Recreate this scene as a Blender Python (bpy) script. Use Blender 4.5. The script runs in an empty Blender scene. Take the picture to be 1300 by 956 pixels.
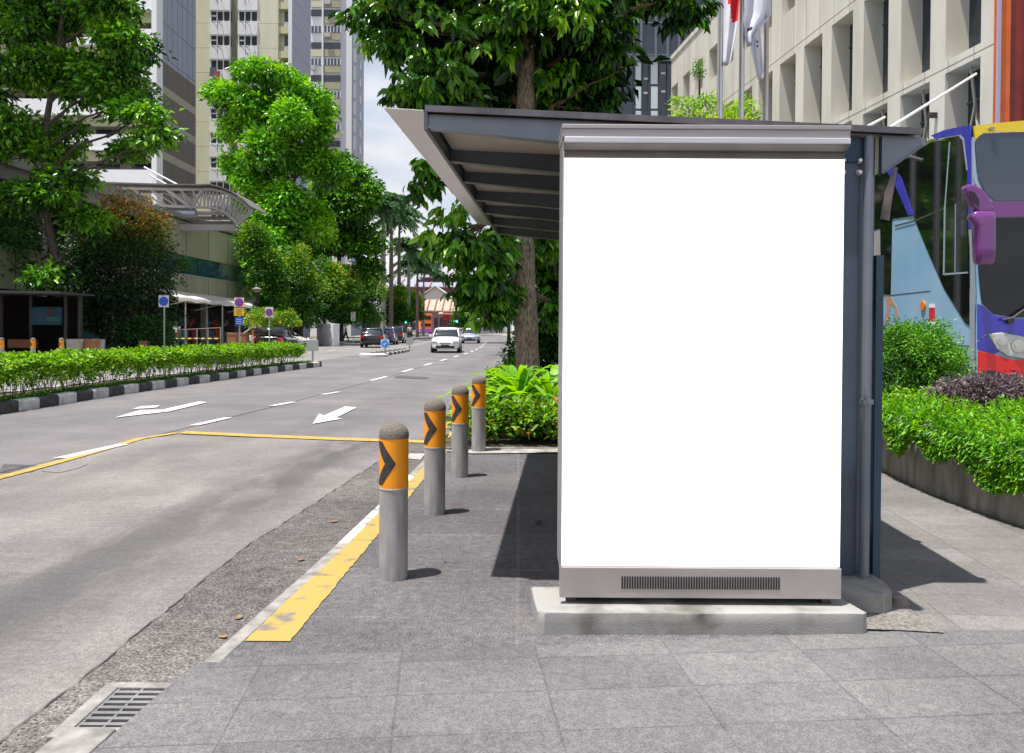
EXPO = 0.62; SUN = 4.8; SKYS = .10; CLOUD = .65; POST = 1.0
import bpy, bmesh, math, random
import numpy as np
from mathutils import Vector, Matrix
random.seed(7); PI = math.pi
scene = bpy.context.scene
COL = scene.collection

# ------------------------------------------------------------------ camera model (used to take real positions from sight lines)
CX, CY, FPX = 650.0, 433.5, 1011.0
PITCH, ROLL, HCAM = math.radians(.77), math.radians(.35), 1.35
fw = Vector((0, math.cos(PITCH), -math.sin(PITCH)))
_r = Vector((1, 0, 0)); _u = Vector((0, math.sin(PITCH), math.cos(PITCH)))
rt = _r * math.cos(ROLL) + _u * math.sin(ROLL)
up = -_r * math.sin(ROLL) + _u * math.cos(ROLL)
def ray(px, py): return fw + rt * ((px - CX) / FPX) + up * ((CY - py) / FPX)
def P(px, py, Y):
    d = ray(px, py); t = Y / d.y
    return Vector((d.x * t, Y, HCAM + d.z * t))
def PXs(px, py, X):
    d = ray(px, py); t = X / d.x
    return Vector((X, d.y * t, HCAM + d.z * t))
def G(px, py, z=0.0):
    d = ray(px, py); t = (z - HCAM) / d.z
    return Vector((d.x * t, d.y * t, z))

# ------------------------------------------------------------------ road geometry
_cY = [-12, 0, 8.8, 15, 24, 33, 48, 60, 80, 120, 180, 300, 420]
_cX = [-7.15, -5.95, -5.05, -4.5, -3.9, -3.45, -2.62, -2.4, -2.6, -4.3, -8.8, -21, -38]
def cl(Y): return float(np.interp(Y, _cY, _cX))
def zg(Y): return 0.004 * max(0.0, min(Y, 400.0) - 25.0)      # the street climbs very gently
def ZR(Y): return -0.10 + zg(Y)

# ------------------------------------------------------------------ materials
MATS = {}
def nodes(m):
    m.use_nodes = True
    return m.node_tree.nodes, m.node_tree.links, m.node_tree.nodes['Principled BSDF']
def rgb(c): return (c[0], c[1], c[2], 1)
def M(name, c1, c2=None, scale=4.0, rough=0.6, metal=0.0, bump=0.0, bscale=None, detail=5, emis=None, estr=0, spec=None, coat=0, lo=.35, hi=.65, stretch=None, trans=0):
    if name in MATS: return MATS[name]
    m = bpy.data.materials.new(name); N, L, b = nodes(m)
    b.inputs['Base Color'].default_value = rgb(c1); b.inputs['Roughness'].default_value = rough; b.inputs['Metallic'].default_value = metal
    if spec is not None: b.inputs['Specular IOR Level'].default_value = spec
    if coat: b.inputs['Coat Weight'].default_value = coat; b.inputs['Coat Roughness'].default_value = .05
    tc = N.new('ShaderNodeTexCoord'); src = tc.outputs['Object']
    if stretch:
        mp = N.new('ShaderNodeMapping'); mp.inputs['Scale'].default_value = stretch; L.new(src, mp.inputs['Vector']); src = mp.outputs['Vector']
    if c2 is not None:
        nz = N.new('ShaderNodeTexNoise'); nz.inputs['Scale'].default_value = scale; nz.inputs['Detail'].default_value = detail; L.new(src, nz.inputs['Vector'])
        rp = N.new('ShaderNodeValToRGB'); rp.color_ramp.elements[0].position = lo; rp.color_ramp.elements[1].position = hi
        rp.color_ramp.elements[0].color = rgb(c1); rp.color_ramp.elements[1].color = rgb(c2)
        L.new(nz.outputs['Fac'], rp.inputs['Fac']); L.new(rp.outputs['Color'], b.inputs['Base Color'])
    if bump:
        n2 = N.new('ShaderNodeTexNoise'); n2.inputs['Scale'].default_value = bscale or scale * 8; n2.inputs['Detail'].default_value = 3; L.new(src, n2.inputs['Vector'])
        bp = N.new('ShaderNodeBump'); bp.inputs['Strength'].default_value = bump; bp.inputs['Distance'].default_value = .02
        L.new(n2.outputs['Fac'], bp.inputs['Height']); L.new(bp.outputs['Normal'], b.inputs['Normal'])
    if emis: b.inputs['Emission Color'].default_value = rgb(emis); b.inputs['Emission Strength'].default_value = estr
    MATS[name] = m; return m

def leafmat(name, cols, trans=.3, rough=.45):
    if name in MATS: return MATS[name]
    m = bpy.data.materials.new(name); N, L, b = nodes(m)
    at = N.new('ShaderNodeAttribute'); at.attribute_name = 'rnd'
    rp = N.new('ShaderNodeValToRGB'); cr = rp.color_ramp
    cr.elements[0].position = 0; cr.elements[0].color = rgb(cols[0]); cr.elements[1].position = 1; cr.elements[1].color = rgb(cols[-1])
    for i, c in enumerate(cols[1:-1]):
        e = cr.elements.new((i + 1) / (len(cols) - 1)); e.color = rgb(c)
    L.new(at.outputs['Fac'], rp.inputs['Fac']); L.new(rp.outputs['Color'], b.inputs['Base Color'])
    b.inputs['Roughness'].default_value = rough; b.inputs['Specular IOR Level'].default_value = .45
    tr = N.new('ShaderNodeBsdfTranslucent'); hs = N.new('ShaderNodeHueSaturation'); hs.inputs['Hue'].default_value = .48; hs.inputs['Value'].default_value = 1.7; hs.inputs['Saturation'].default_value = 1.1
    L.new(rp.outputs['Color'], hs.inputs['Color']); L.new(hs.outputs['Color'], tr.inputs['Color'])
    mx = N.new('ShaderNodeMixShader'); mx.inputs['Fac'].default_value = trans
    L.new(b.outputs['BSDF'], mx.inputs[1]); L.new(tr.outputs['BSDF'], mx.inputs[2]); L.new(mx.outputs['Shader'], N['Material Output'].inputs['Surface'])
    MATS[name] = m; return m

def glassmat(name, c, rough=.06, spec=.8, metal=0.0):
    return M(name, c, rough=rough, spec=spec, metal=metal)

# ------------------------------------------------------------------ objects
def tag(o, label=None, cat=None, group=None, kind=None):
    if label: o['label'] = label
    if cat: o['category'] = cat
    if group: o['group'] = group
    if kind: o['kind'] = kind
    return o
def thing(name, label, cat, loc=(0, 0, 0), rz=0, group=None, kind=None):
    o = bpy.data.objects.new(name, None); COL.objects.link(o); o.location = loc; o.rotation_euler = (0, 0, rz)
    o.empty_display_size = .2
    return tag(o, label, cat, group, kind)
def wloc(o):
    v = Vector((0, 0, 0))
    while o is not None: v += Vector(o.location); o = o.parent
    return v
def dup(root, loc=None, rz=None, label=None, group=None, scale=None):
    r = root.copy(); COL.objects.link(r)
    for ch in list(root.children):
        c = ch.copy(); COL.objects.link(c); c.parent = r
        for g in list(ch.children):
            d = g.copy(); COL.objects.link(d); d.parent = c
    if loc is not None: r.location = loc
    if rz is not None: r.rotation_euler = (0, 0, rz)
    if scale is not None: r.scale = (scale,) * 3
    if label: r['label'] = label
    if group: r['group'] = group
    return r

class MB:
    def __init__(s): s.v = []; s.f = []; s.mi = []; s.cur = 0
    def add(s, vs, fs):
        o = len(s.v); s.v += [tuple(v) for v in vs]
        for f in fs: s.f.append([i + o for i in f]); s.mi.append(s.cur)
        return s
    def mat(s, i): s.cur = i; return s
    def box(s, c, size, rz=0, rx=0, ry=0):
        hx, hy, hz = [a / 2 for a in size]
        R = Matrix.Rotation(rz, 3, 'Z') @ Matrix.Rotation(ry, 3, 'Y') @ Matrix.Rotation(rx, 3, 'X')
        c = Vector(c)
        vs = [c + R @ Vector((x, y, z)) for z in (-hz, hz) for x, y in ((-hx, -hy), (hx, -hy), (hx, hy), (-hx, hy))]
        return s.add(vs, [(0, 3, 2, 1), (4, 5, 6, 7), (0, 1, 5, 4), (1, 2, 6, 5), (2, 3, 7, 6), (3, 0, 4, 7)])
    def bx(s, x0, x1, y0, y1, z0, z1): return s.box(((x0 + x1) / 2, (y0 + y1) / 2, (z0 + z1) / 2), (abs(x1 - x0), abs(y1 - y0), abs(z1 - z0)))
    def hexa(s, b, t):      # bottom 4, top 4 (ccw)
        return s.add(list(b) + list(t), [(0, 3, 2, 1), (4, 5, 6, 7), (0, 1, 5, 4), (1, 2, 6, 5), (2, 3, 7, 6), (3, 0, 4, 7)])
    def tube(s, pts, rad, n=10, caps=True):
        pts = [Vector(p) for p in pts]; rad = rad if isinstance(rad, (list, tuple)) else [rad] * len(pts)
        vs = []; a = None
        for i, p in enumerate(pts):
            d = (pts[min(i + 1, len(pts) - 1)] - pts[max(i - 1, 0)]).normalized()
            if a is None: a = d.cross(Vector((0, 0, 1)) if abs(d.z) < .8 else Vector((0, 1, 0)))
            else: a = a - d * a.dot(d)
            a.normalize(); b = d.cross(a)
            for k in range(n):
                t = 2 * PI * k / n; vs.append(p + (a * math.cos(t) + b * math.sin(t)) * rad[i])
        fs = [(i * n + k, i * n + (k + 1) % n, (i + 1) * n + (k + 1) % n, (i + 1) * n + k) for i in range(len(pts) - 1) for k in range(n)]
        if caps: fs += [tuple(range(n - 1, -1, -1)), tuple((len(pts) - 1) * n + k for k in range(n))]
        return s.add(vs, fs)
    def lathe(s, prof, n=24, c=(0, 0, 0)):
        c = Vector(c); vs = []
        for r, z in prof:
            for k in range(n): t = 2 * PI * k / n; vs.append(c + Vector((r * math.cos(t), r * math.sin(t), z)))
        fs = [(i * n + k, i * n + (k + 1) % n, (i + 1) * n + (k + 1) % n, (i + 1) * n + k) for i in range(len(prof) - 1) for k in range(n)]
        if prof[0][0] > 1e-4: fs.append(tuple(range(n - 1, -1, -1)))
        if prof[-1][0] > 1e-4: fs.append(tuple((len(prof) - 1) * n + k for k in range(n)))
        return s.add(vs, fs)
    def disc(s, c, r, axis='y', th=.01, n=24, rot=0, ry=None):
        c = Vector(c); vs = []
        for e in (-th / 2, th / 2):
            for k in range(n):
                t = 2 * PI * k / n + rot; a, b = r * math.cos(t), (ry or r) * math.sin(t)
                vs.append(c + (Vector((a, e, b)) if axis == 'y' else Vector((e, a, b)) if axis == 'x' else Vector((a, b, e))))
        return s.add(vs, [tuple(range(n)), tuple(range(2 * n - 1, n - 1, -1))] + [(k, n + k, n + (k + 1) % n, (k + 1) % n) for k in range(n)])
    def prism(s, poly, off):      # poly: 3D points (planar), off: extrusion vector
        poly = [Vector(p) for p in poly]; off = Vector(off); n = len(poly)
        return s.add(poly + [p + off for p in poly], [tuple(range(n)), tuple(range(2 * n - 1, n - 1, -1))] + [(k, (k + 1) % n, n + (k + 1) % n, n + k) for k in range(n)])
    def loft(s, rings, close=True, caps=True):
        n = len(rings[0]); vs = [p for r in rings for p in r]
        fs = [(i * n + k, i * n + (k + 1) % n, (i + 1) * n + (k + 1) % n, (i + 1) * n + k) for i in range(len(rings) - 1) for k in range(n if close else n - 1)]
        if caps: fs += [tuple(range(n - 1, -1, -1)), tuple((len(rings) - 1) * n + k for k in range(n))]
        return s.add(vs, fs)
    def build(s, name, mats, parent=None, smooth=False, bevel=0, world=False, uv=None, sub=0, kind=None):
        me = bpy.data.meshes.new(name)
        vs = s.v
        if world and parent is not None:
            w = wloc(parent); vs = [(a[0] - w.x, a[1] - w.y, a[2] - w.z) for a in vs]
        me.from_pydata([tuple(v) for v in vs], [], s.f); me.update()
        if not isinstance(mats, (list, tuple)): mats = [mats]
        for m in mats: me.materials.append(m)
        for p, i in zip(me.polygons, s.mi): p.material_index = i
        bm = bmesh.new(); bm.from_mesh(me)
        bmesh.ops.recalc_face_normals(bm, faces=bm.faces); bm.to_mesh(me); bm.free()
        if smooth:
            for p in me.polygons: p.use_smooth = True
            if smooth != 'all':
                try: me.set_sharp_from_angle(angle=math.radians(40))
                except Exception: pass
        if uv:
            ul = me.uv_layers.new(name='uv')
            for lp in me.loops:
                ul.data[lp.index].uv = uv(Vector(s.v[lp.vertex_index]))
        o = bpy.data.objects.new(name, me); COL.objects.link(o)
        if parent is not None: o.parent = parent
        if sub:
            q = o.modifiers.new('sub', 'SUBSURF'); q.levels = sub; q.render_levels = sub
        if bevel:
            q = o.modifiers.new('bev', 'BEVEL'); q.width = bevel; q.segments = 2; q.limit_method = 'ANGLE'; q.angle_limit = math.radians(50)
        if kind: o['kind'] = kind
        return o

# ------------------------------------------------------------------ foliage
def leafmesh(name, pos, dirs, size, width, rnd, mat, parent=None, fold=.25, shape=6, rng=None, smooth=False, curl=.15):
    """pos Nx3 leaf bases, dirs Nx3 leaf axes (unit), size N"""
    N = len(pos); rng = rng or np.random.default_rng(1)
    d = dirs / np.linalg.norm(dirs, axis=1, keepdims=True)
    ref = rng.normal(size=(N, 3)); ref[:, 2] += 0.9
    sd = np.cross(d, ref); sd /= np.linalg.norm(sd, axis=1, keepdims=True) + 1e-9
    nm = np.cross(sd, d); nm *= np.where(nm[:, 2:3] < 0, -1, 1)
    s = size[:, None]; w = width
    if shape == 6:
        a = [(0, 0, 0), (.3, -w * .5, fold * w), (.7, -w * .36, fold * w * .6), (1, 0, -curl), (.7, w * .36, fold * w * .6), (.3, w * .5, fold * w), (.5, 0, 0)]
        faces = [(0, 1, 6), (1, 2, 6), (2, 3, 6), (3, 4, 6), (4, 5, 6), (5, 0, 6)]
    else:
        a = [(0, 0, 0), (.45, -w * .5, fold * w), (1, 0, -curl), (.45, w * .5, fold * w)]
        faces = [(0, 1, 2), (0, 2, 3)]
    k = len(a); V = np.empty((N, k, 3))
    for i, (x, y, z) in enumerate(a): V[:, i] = pos + d * s * x + sd * s * y + nm * s * z
    F = np.array(faces)[None] + (np.arange(N) * k)[:, None, None]; F = F.reshape(-1, 3)
    me = bpy.data.meshes.new(name); me.vertices.add(N * k); me.vertices.foreach_set('co', V.reshape(-1))
    nf = len(F); me.loops.add(nf * 3); me.loops.foreach_set('vertex_index', F.reshape(-1).astype(np.int32))
    me.polygons.add(nf); me.polygons.foreach_set('loop_start', np.arange(0, nf * 3, 3, dtype=np.int32)); me.polygons.foreach_set('loop_total', np.full(nf, 3, dtype=np.int32))
    me.update(); me.validate()
    at = me.attributes.new('rnd', 'FLOAT', 'POINT'); at.data.foreach_set('value', np.repeat(rnd, k).astype(np.float32))
    me.materials.append(mat)
    o = bpy.data.objects.new(name, me); COL.objects.link(o)
    if parent is not None: o.parent = parent
    return o

def crown(name, blobs, nclus, nper, leaf, width, crad, mat, parent, seed=1, shell=.55, droop=.5, shape=4, fold=.25, hue=(.5, .28), low=.75, whorl=False, tipfn=None, world=True, fill=0, lobes=0, lsz=.42):
    rng = np.random.default_rng(seed)
    B = np.array(blobs, float)
    if lobes:
        nb = []
        for b in B:
            for k in range(lobes):
                d = rng.normal(size=3); d /= np.linalg.norm(d)
                if d[2] < -.5: d[2] *= -1
                f = rng.uniform(.45, .85); q = lsz * rng.uniform(.7, 1.25)
                nb.append([b[0] + d[0] * b[3] * f, b[1] + d[1] * b[4] * f, b[2] + d[2] * b[5] * f, b[3] * q, b[4] * q, b[5] * q * .85])
        B = np.array(nb)
    wts = (B[:, 3] * B[:, 4] + B[:, 4] * B[:, 5] + B[:, 3] * B[:, 5]); wts /= wts.sum()
    bi = rng.choice(len(B), nclus, p=wts)
    dr = rng.normal(size=(nclus, 3)); dr /= np.linalg.norm(dr, axis=1, keepdims=True)
    dr[:, 2] = np.where(dr[:, 2] < -low, -dr[:, 2], dr[:, 2])
    rr = shell + (1 - shell) * rng.random(nclus) ** .6
    rr *= 1 + .12 * rng.normal(size=nclus)
    C = B[bi, :3] + dr * rr[:, None] * B[bi, 3:6]
    ch = rng.normal(size=nclus) * .5 + (rng.normal(size=len(B)) * .55)[bi]
    ids = np.repeat(np.arange(nclus), nper); N = len(ids)
    off = rng.normal(size=(N, 3)) * crad * .55; off[:, 2] *= .7
    pos = C[ids] + off
    dirs = off / (np.linalg.norm(off, axis=1, keepdims=True) + 1e-6) * .7 + dr[ids] * .5 + rng.normal(size=(N, 3)) * .45
    if whorl:
        ax = dr.copy(); ax[:, 2] = ax[:, 2] * .4 - .1; pos = C[ids] + off * .38 + ax[ids] * crad * rng.uniform(-.6, .8, (N, 1))
        ang = rng.uniform(0, 2 * PI, N); dirs = np.stack([np.cos(ang), np.sin(ang), rng.normal(size=N) * .35], 1) * .8 + ax[ids] * .6
    dirs[:, 2] -= droop
    rnd = np.clip(hue[0] + hue[1] * (ch[ids] * .6 + rng.normal(size=N) * .6), 0, 1)
    if tipfn is not None: rnd = tipfn(pos, rr[ids], rng, rnd)
    size = leaf * rng.uniform(.65, 1.25, N)
    if world and parent is not None:
        w = wloc(parent); pos = pos - np.array([w.x, w.y, w.z])
    return leafmesh(name, pos, dirs, size, width, rnd, mat, parent, fold=fold, shape=shape, rng=rng)

def limbs(mb, base, tops, r0, rng, n=8, r1=.03, wob=.06):
    for t in tops:
        base_ = Vector(base[0]) if isinstance(base, list) else Vector(base)
        t = Vector(t); L = (t - base_).length; pts = []
        for i in range(6):
            k = i / 5; p = base_.lerp(t, k); p += Vector((rng.uniform(-1, 1), rng.uniform(-1, 1), .6 * math.sin(k * PI))) * wob * L * math.sin(k * PI); pts.append(p)
        mb.tube(pts, [r0 * (1 - k / 5) + r1 * (k / 5) for k in range(6)], n)
# ------------------------------------------------------------------ render settings, camera, sky, sun
scene.render.engine = 'CYCLES'
scene.view_settings.view_transform = 'Standard'; scene.view_settings.look = 'None'
scene.view_settings.exposure = EXPO; scene.view_settings.gamma = 1.0; scene.view_settings.use_curve_mapping = False
scene.render.resolution_x = 1024; scene.render.resolution_y = 753
cam = bpy.data.cameras.new('camera'); camo = bpy.data.objects.new('camera', cam); COL.objects.link(camo)
cam.lens = 36 * FPX / 1300; cam.sensor_width = 36; cam.sensor_fit = 'HORIZONTAL'
cam.shift_y = -(478 - CY) / 1300; cam.clip_start = .05; cam.clip_end = 6000
mw = Matrix((rt, up, -fw)).transposed().to_4x4(); mw.translation = Vector((0, 0, HCAM)); camo.matrix_world = mw
scene.camera = camo
sd = Vector((-.22, -.12, 1)).normalized()       # towards the sun
sl = bpy.data.lights.new('sun', 'SUN'); so = bpy.data.objects.new('sun', sl); COL.objects.link(so)
sl.energy = SUN; sl.angle = math.radians(.5); sl.color = (1, .965, .925); so.rotation_euler = sd.to_track_quat('Z', 'Y').to_euler(); so.location = (0, 0, 60)
w = bpy.data.worlds.new('World'); scene.world = w; w.use_nodes = True
N, L = w.node_tree.nodes, w.node_tree.links
bg = N['Background']; sk = N.new('ShaderNodeTexSky'); sk.sky_type = 'NISHITA'; sk.sun_disc = False
sk.sun_elevation = math.asin(sd.z); sk.sun_rotation = math.atan2(sd.x, sd.y); sk.air_density = 1.0; sk.dust_density = 1.2; sk.ozone_density = 1.5
tc = N.new('ShaderNodeTexCoord'); mp = N.new('ShaderNodeMapping'); mp.inputs['Scale'].default_value = (1.0, 1.0, 2.4); mp.inputs['Location'].default_value = (.35, .2, .1)
nz = N.new('ShaderNodeTexNoise'); nz.inputs['Scale'].default_value = 2.6; nz.inputs['Detail'].default_value = 8; nz.inputs['Roughness'].default_value = .55
L.new(tc.outputs['Generated'], mp.inputs['Vector']); L.new(mp.outputs['Vector'], nz.inputs['Vector'])
rp = N.new('ShaderNodeValToRGB'); rp.color_ramp.elements[0].position = .36; rp.color_ramp.elements[1].position = .52
rp.color_ramp.elements[0].color = (.35, .35, .35, 1); L.new(nz.outputs['Fac'], rp.inputs['Fac'])
nz2 = N.new('ShaderNodeTexNoise'); nz2.inputs['Scale'].default_value = 5.5; nz2.inputs['Detail'].default_value = 8; L.new(mp.outputs['Vector'], nz2.inputs['Vector'])
rp2 = N.new('ShaderNodeValToRGB'); rp2.color_ramp.elements[0].position = .38; rp2.color_ramp.elements[1].position = .62
CLK = CLOUD
rp2.color_ramp.elements[0].color = (.74 * CLK, .76 * CLK, .84 * CLK, 1); rp2.color_ramp.elements[1].color = (1.0 * CLK, 1.0 * CLK, 1.04 * CLK, 1)
L.new(nz2.outputs['Fac'], rp2.inputs['Fac'])
mx = N.new('ShaderNodeMix'); mx.data_type = 'RGBA'; mx.clamp_result = False
szn = N.new('ShaderNodeSeparateXYZ'); L.new(tc.outputs['Generated'], szn.inputs['Vector'])
mrz = N.new('ShaderNodeMapRange'); mrz.inputs['From Min'].default_value = .30; mrz.inputs['From Max'].default_value = .80; mrz.inputs['To Min'].default_value = 1; mrz.inputs['To Max'].default_value = .30; L.new(szn.outputs['Z'], mrz.inputs['Value'])
mfa = N.new('ShaderNodeMath'); mfa.operation = 'MULTIPLY'; L.new(rp.outputs['Color'], mfa.inputs[0]); L.new(mrz.outputs['Result'], mfa.inputs[1])
L.new(mfa.outputs[0], mx.inputs[0]); L.new(sk.outputs['Color'], mx.inputs[6])
sc = N.new('ShaderNodeVectorMath'); sc.operation = 'SCALE'; sc.inputs['Scale'].default_value = 1 / SKYS; L.new(rp2.outputs['Color'], sc.inputs[0])
L.new(sc.outputs['Vector'], mx.inputs[7]); L.new(mx.outputs[2], bg.inputs['Color']); bg.inputs['Strength'].default_value = SKYS

# ------------------------------------------------------------------ ground surfaces
def frange(a, b, s):
    n = max(1, int(round((b - a) / s))); return [a + (b - a) * i / n for i in range(n + 1)]
def strip(name, fL, fR, Ys, zo, m, z0=-.10, nx=1, kind='structure', thick=0):
    mb = MB(); vs = []
    for Y in Ys:
        l, r = fL(Y), fR(Y)
        for i in range(nx + 1): vs.append((l + (r - l) * i / nx, Y, z0 + zg(Y) + zo))
    k = nx + 1
    mb.add(vs, [(j * k + i, j * k + i + 1, (j + 1) * k + i + 1, (j + 1) * k + i) for j in range(len(Ys) - 1) for i in range(nx)])
    if thick:
        nv = len(vs); mb.add([(v[0], v[1], v[2] - thick) for v in vs], [])
        e = [(j * k, (j + 1) * k) for j in range(len(Ys) - 1)] + [((j + 1) * k + nx, j * k + nx) for j in range(len(Ys) - 1)] + [(i + 1, i) for i in range(nx)] + [((len(Ys) - 1) * k + i, (len(Ys) - 1) * k + i + 1) for i in range(nx)]
        for a, b in e: mb.f.append([a, b, b + nv, a + nv]); mb.mi.append(0)
    o = mb.build(name, m, uv=lambda p: (p.x - cl(p.y), p.y))
    if not thick:
        for p in o.data.polygons:
            if p.normal.z < 0: o.data.flip_normals(); break
    if kind: o['kind'] = kind
    return o

def roadmat(name, c1, c2, band=None, speck=.5, fine=220, wear=None, rough=.75, crack=0, aniso=None):
    m = bpy.data.materials.new(name); N, L, b = nodes(m); b.inputs['Roughness'].default_value = rough; b.inputs['Specular IOR Level'].default_value = .3
    tc = N.new('ShaderNodeTexCoord'); ob = tc.outputs['Object']; uvn = N.new('ShaderNodeUVMap'); uvn.uv_map = 'uv'
    def mix(f, a, bb, t='MIX'):
        x = N.new('ShaderNodeMix'); x.data_type = 'RGBA'; x.blend_type = t
        for s, i in ((f, 0), (a, 6), (bb, 7)):
            if isinstance(s, (int, float)): x.inputs[i].default_value = s
            elif isinstance(s, tuple): x.inputs[i].default_value = rgb(s)
            else: L.new(s, x.inputs[i])
        return x.outputs[2]
    def noise(sc, det=5, src=ob, st=None, rg=.55):
        if st:
            q = N.new('ShaderNodeMapping'); q.inputs['Scale'].default_value = st; L.new(src, q.inputs['Vector']); src = q.outputs['Vector']
        n = N.new('ShaderNodeTexNoise'); n.inputs['Scale'].default_value = sc; n.inputs['Detail'].default_value = det; n.inputs['Roughness'].default_value = rg; L.new(src, n.inputs['Vector']); return n.outputs['Fac']
    def ramp(f, a, bb, c=(0, 0, 0), d=(1, 1, 1)):
        r = N.new('ShaderNodeValToRGB'); r.color_ramp.elements[0].position = a; r.color_ramp.elements[1].position = bb
        r.color_ramp.elements[0].color = rgb(c); r.color_ramp.elements[1].color = rgb(d); L.new(f, r.inputs['Fac']); return r.outputs['Color']
    base = ramp(noise(1.1, 6, st=aniso), .35, .65, c1, c2)
    pt = ramp(noise(.35, 4), .4, .62, (.84, .84, .86), (1.04, 1.03, 1.0)); base = mix(1.0, base, pt, 'MULTIPLY')
    sp = ramp(noise(fine, 2, rg=.7), .3, .7, (1 - speck,) * 3, (1 + speck * .9,) * 3); base = mix(1.0, base, sp, 'MULTIPLY')
    sp2 = ramp(noise(fine * .22, 3, rg=.7), .3, .7, (1 - speck * .45,) * 3, (1 + speck * .4,) * 3); base = mix(1.0, base, sp2, 'MULTIPLY')
    st = ramp(noise(7, 4, st=(.6, 3.2, 1)), .33, .7, (.9, .9, .9), (1.06, 1.06, 1.06)); base = mix(1.0, base, st, 'MULTIPLY')
    if band:
        sx = N.new('ShaderNodeSeparateXYZ'); L.new(uvn.outputs['UV'], sx.inputs['Vector'])
        wob = N.new('ShaderNodeMath'); wob.operation = 'MULTIPLY_ADD'; L.new(noise(.9, 4, st=(1, .35, 1)), wob.inputs[0]); wob.inputs[1].default_value = .5; L.new(sx.outputs['X'], wob.inputs[2])
        for (u0, wd, st_) in band:
            mr = N.new('ShaderNodeMapRange'); mr.inputs['From Min'].default_value = u0 - wd + .25; mr.inputs['From Max'].default_value = u0 + wd + .25; L.new(wob.outputs[0], mr.inputs['Value'])
            r = N.new('ShaderNodeValToRGB'); r.color_ramp.interpolation = 'B_SPLINE'
            r.color_ramp.elements[0].position = 0; r.color_ramp.elements[0].color = (0, 0, 0, 1); e = r.color_ramp.elements.new(.5); e.color = (1, 1, 1, 1); r.color_ramp.elements[-1].position = 1; r.color_ramp.elements[-1].color = (0, 0, 0, 1)
            L.new(mr.outputs['Result'], r.inputs['Fac'])
            nn = ramp(noise(2.2, 8, st=(1.2, .35, 1)), .22, .50); f = mix(1.0, r.outputs['Color'], nn, 'MULTIPLY')
            mm = N.new('ShaderNodeMath'); mm.operation = 'MULTIPLY'; L.new(f, mm.inputs[0]); mm.inputs[1].default_value = st_
            base = mix(mm.outputs[0], base, (.05, .045, .048))
    if crack:
        v = N.new('ShaderNodeTexVoronoi'); v.feature = 'DISTANCE_TO_EDGE'; v.inputs['Scale'].default_value = crack; L.new(ob, v.inputs['Vector'])
        base = mix(ramp(v.outputs['Distance'], .0, .012, (.5, .5, .5), (0, 0, 0)), base, (.05, .05, .05))
    L.new(base, b.inputs['Base Color'])
    bp = N.new('ShaderNodeBump'); bp.inputs['Strength'].default_value = .35; bp.inputs['Distance'].default_value = .01; L.new(noise(fine * .6, 3), bp.inputs['Height']); L.new(bp.outputs['Normal'], b.inputs['Normal'])
    MATS[name] = m; return m

def pavemat(name, c1, c2, bw, bh, rot=0, mortar=(.1, .1, .1), speck=.3, fine=180, offset=0.0, ms=.006, loc=(0, 0, 0), rowvar=None):
    m = bpy.data.materials.new(name); N, L, b = nodes(m); b.inputs['Roughness'].default_value = .72; b.inputs['Specular IOR Level'].default_value = .3
    tc = N.new('ShaderNodeTexCoord'); mp = N.new('ShaderNodeMapping'); mp.inputs['Rotation'].default_value = (0, 0, rot); mp.inputs['Location'].default_value = loc; L.new(tc.outputs['Object'], mp.inputs['Vector'])
    br = N.new('ShaderNodeTexBrick'); br.offset = offset; br.inputs['Scale'].default_value = 1; br.inputs['Brick Width'].default_value = bw; br.inputs['Row Height'].default_value = bh
    br.inputs['Mortar Size'].default_value = ms; br.inputs['Mortar Smooth'].default_value = .3; br.inputs['Color1'].default_value = rgb(c1); br.inputs['Color2'].default_value = rgb(c2); br.inputs['Mortar'].default_value = rgb(mortar)
    L.new(mp.outputs['Vector'], br.inputs['Vector']); out = br.outputs['Color']
    for sc, a, bb, lo, hi, det in ((fine, 1 - speck, 1 + speck, .3, .7, 2), (fine * .2, 1 - speck * .4, 1 + speck * .4, .3, .7, 4), (1.3, .84, 1.1, .35, .65, 6), (9, .92, 1.06, .35, .65, 5)):
        n = N.new('ShaderNodeTexNoise'); n.inputs['Scale'].default_value = sc; n.inputs['Detail'].default_value = det; L.new(tc.outputs['Object'], n.inputs['Vector'])
        r = N.new('ShaderNodeValToRGB'); r.color_ramp.elements[0].position = lo; r.color_ramp.elements[1].position = hi; r.color_ramp.elements[0].color = (a, a, a, 1); r.color_ramp.elements[1].color = (bb, bb, bb * .99, 1); L.new(n.outputs['Fac'], r.inputs['Fac'])
        x = N.new('ShaderNodeMix'); x.data_type = 'RGBA'; x.blend_type = 'MULTIPLY'; x.inputs[0].default_value = 1; L.new(out, x.inputs[6]); L.new(r.outputs['Color'], x.inputs[7]); out = x.outputs[2]
    L.new(out, b.inputs['Base Color'])
    bp = N.new('ShaderNodeBump'); bp.inputs['Strength'].default_value = .3; bp.inputs['Distance'].default_value = .006; L.new(br.outputs['Fac'], bp.inputs['Height']); bp.invert = True; L.new(bp.outputs['Normal'], b.inputs['Normal'])
    MATS[name] = m; return m

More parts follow.
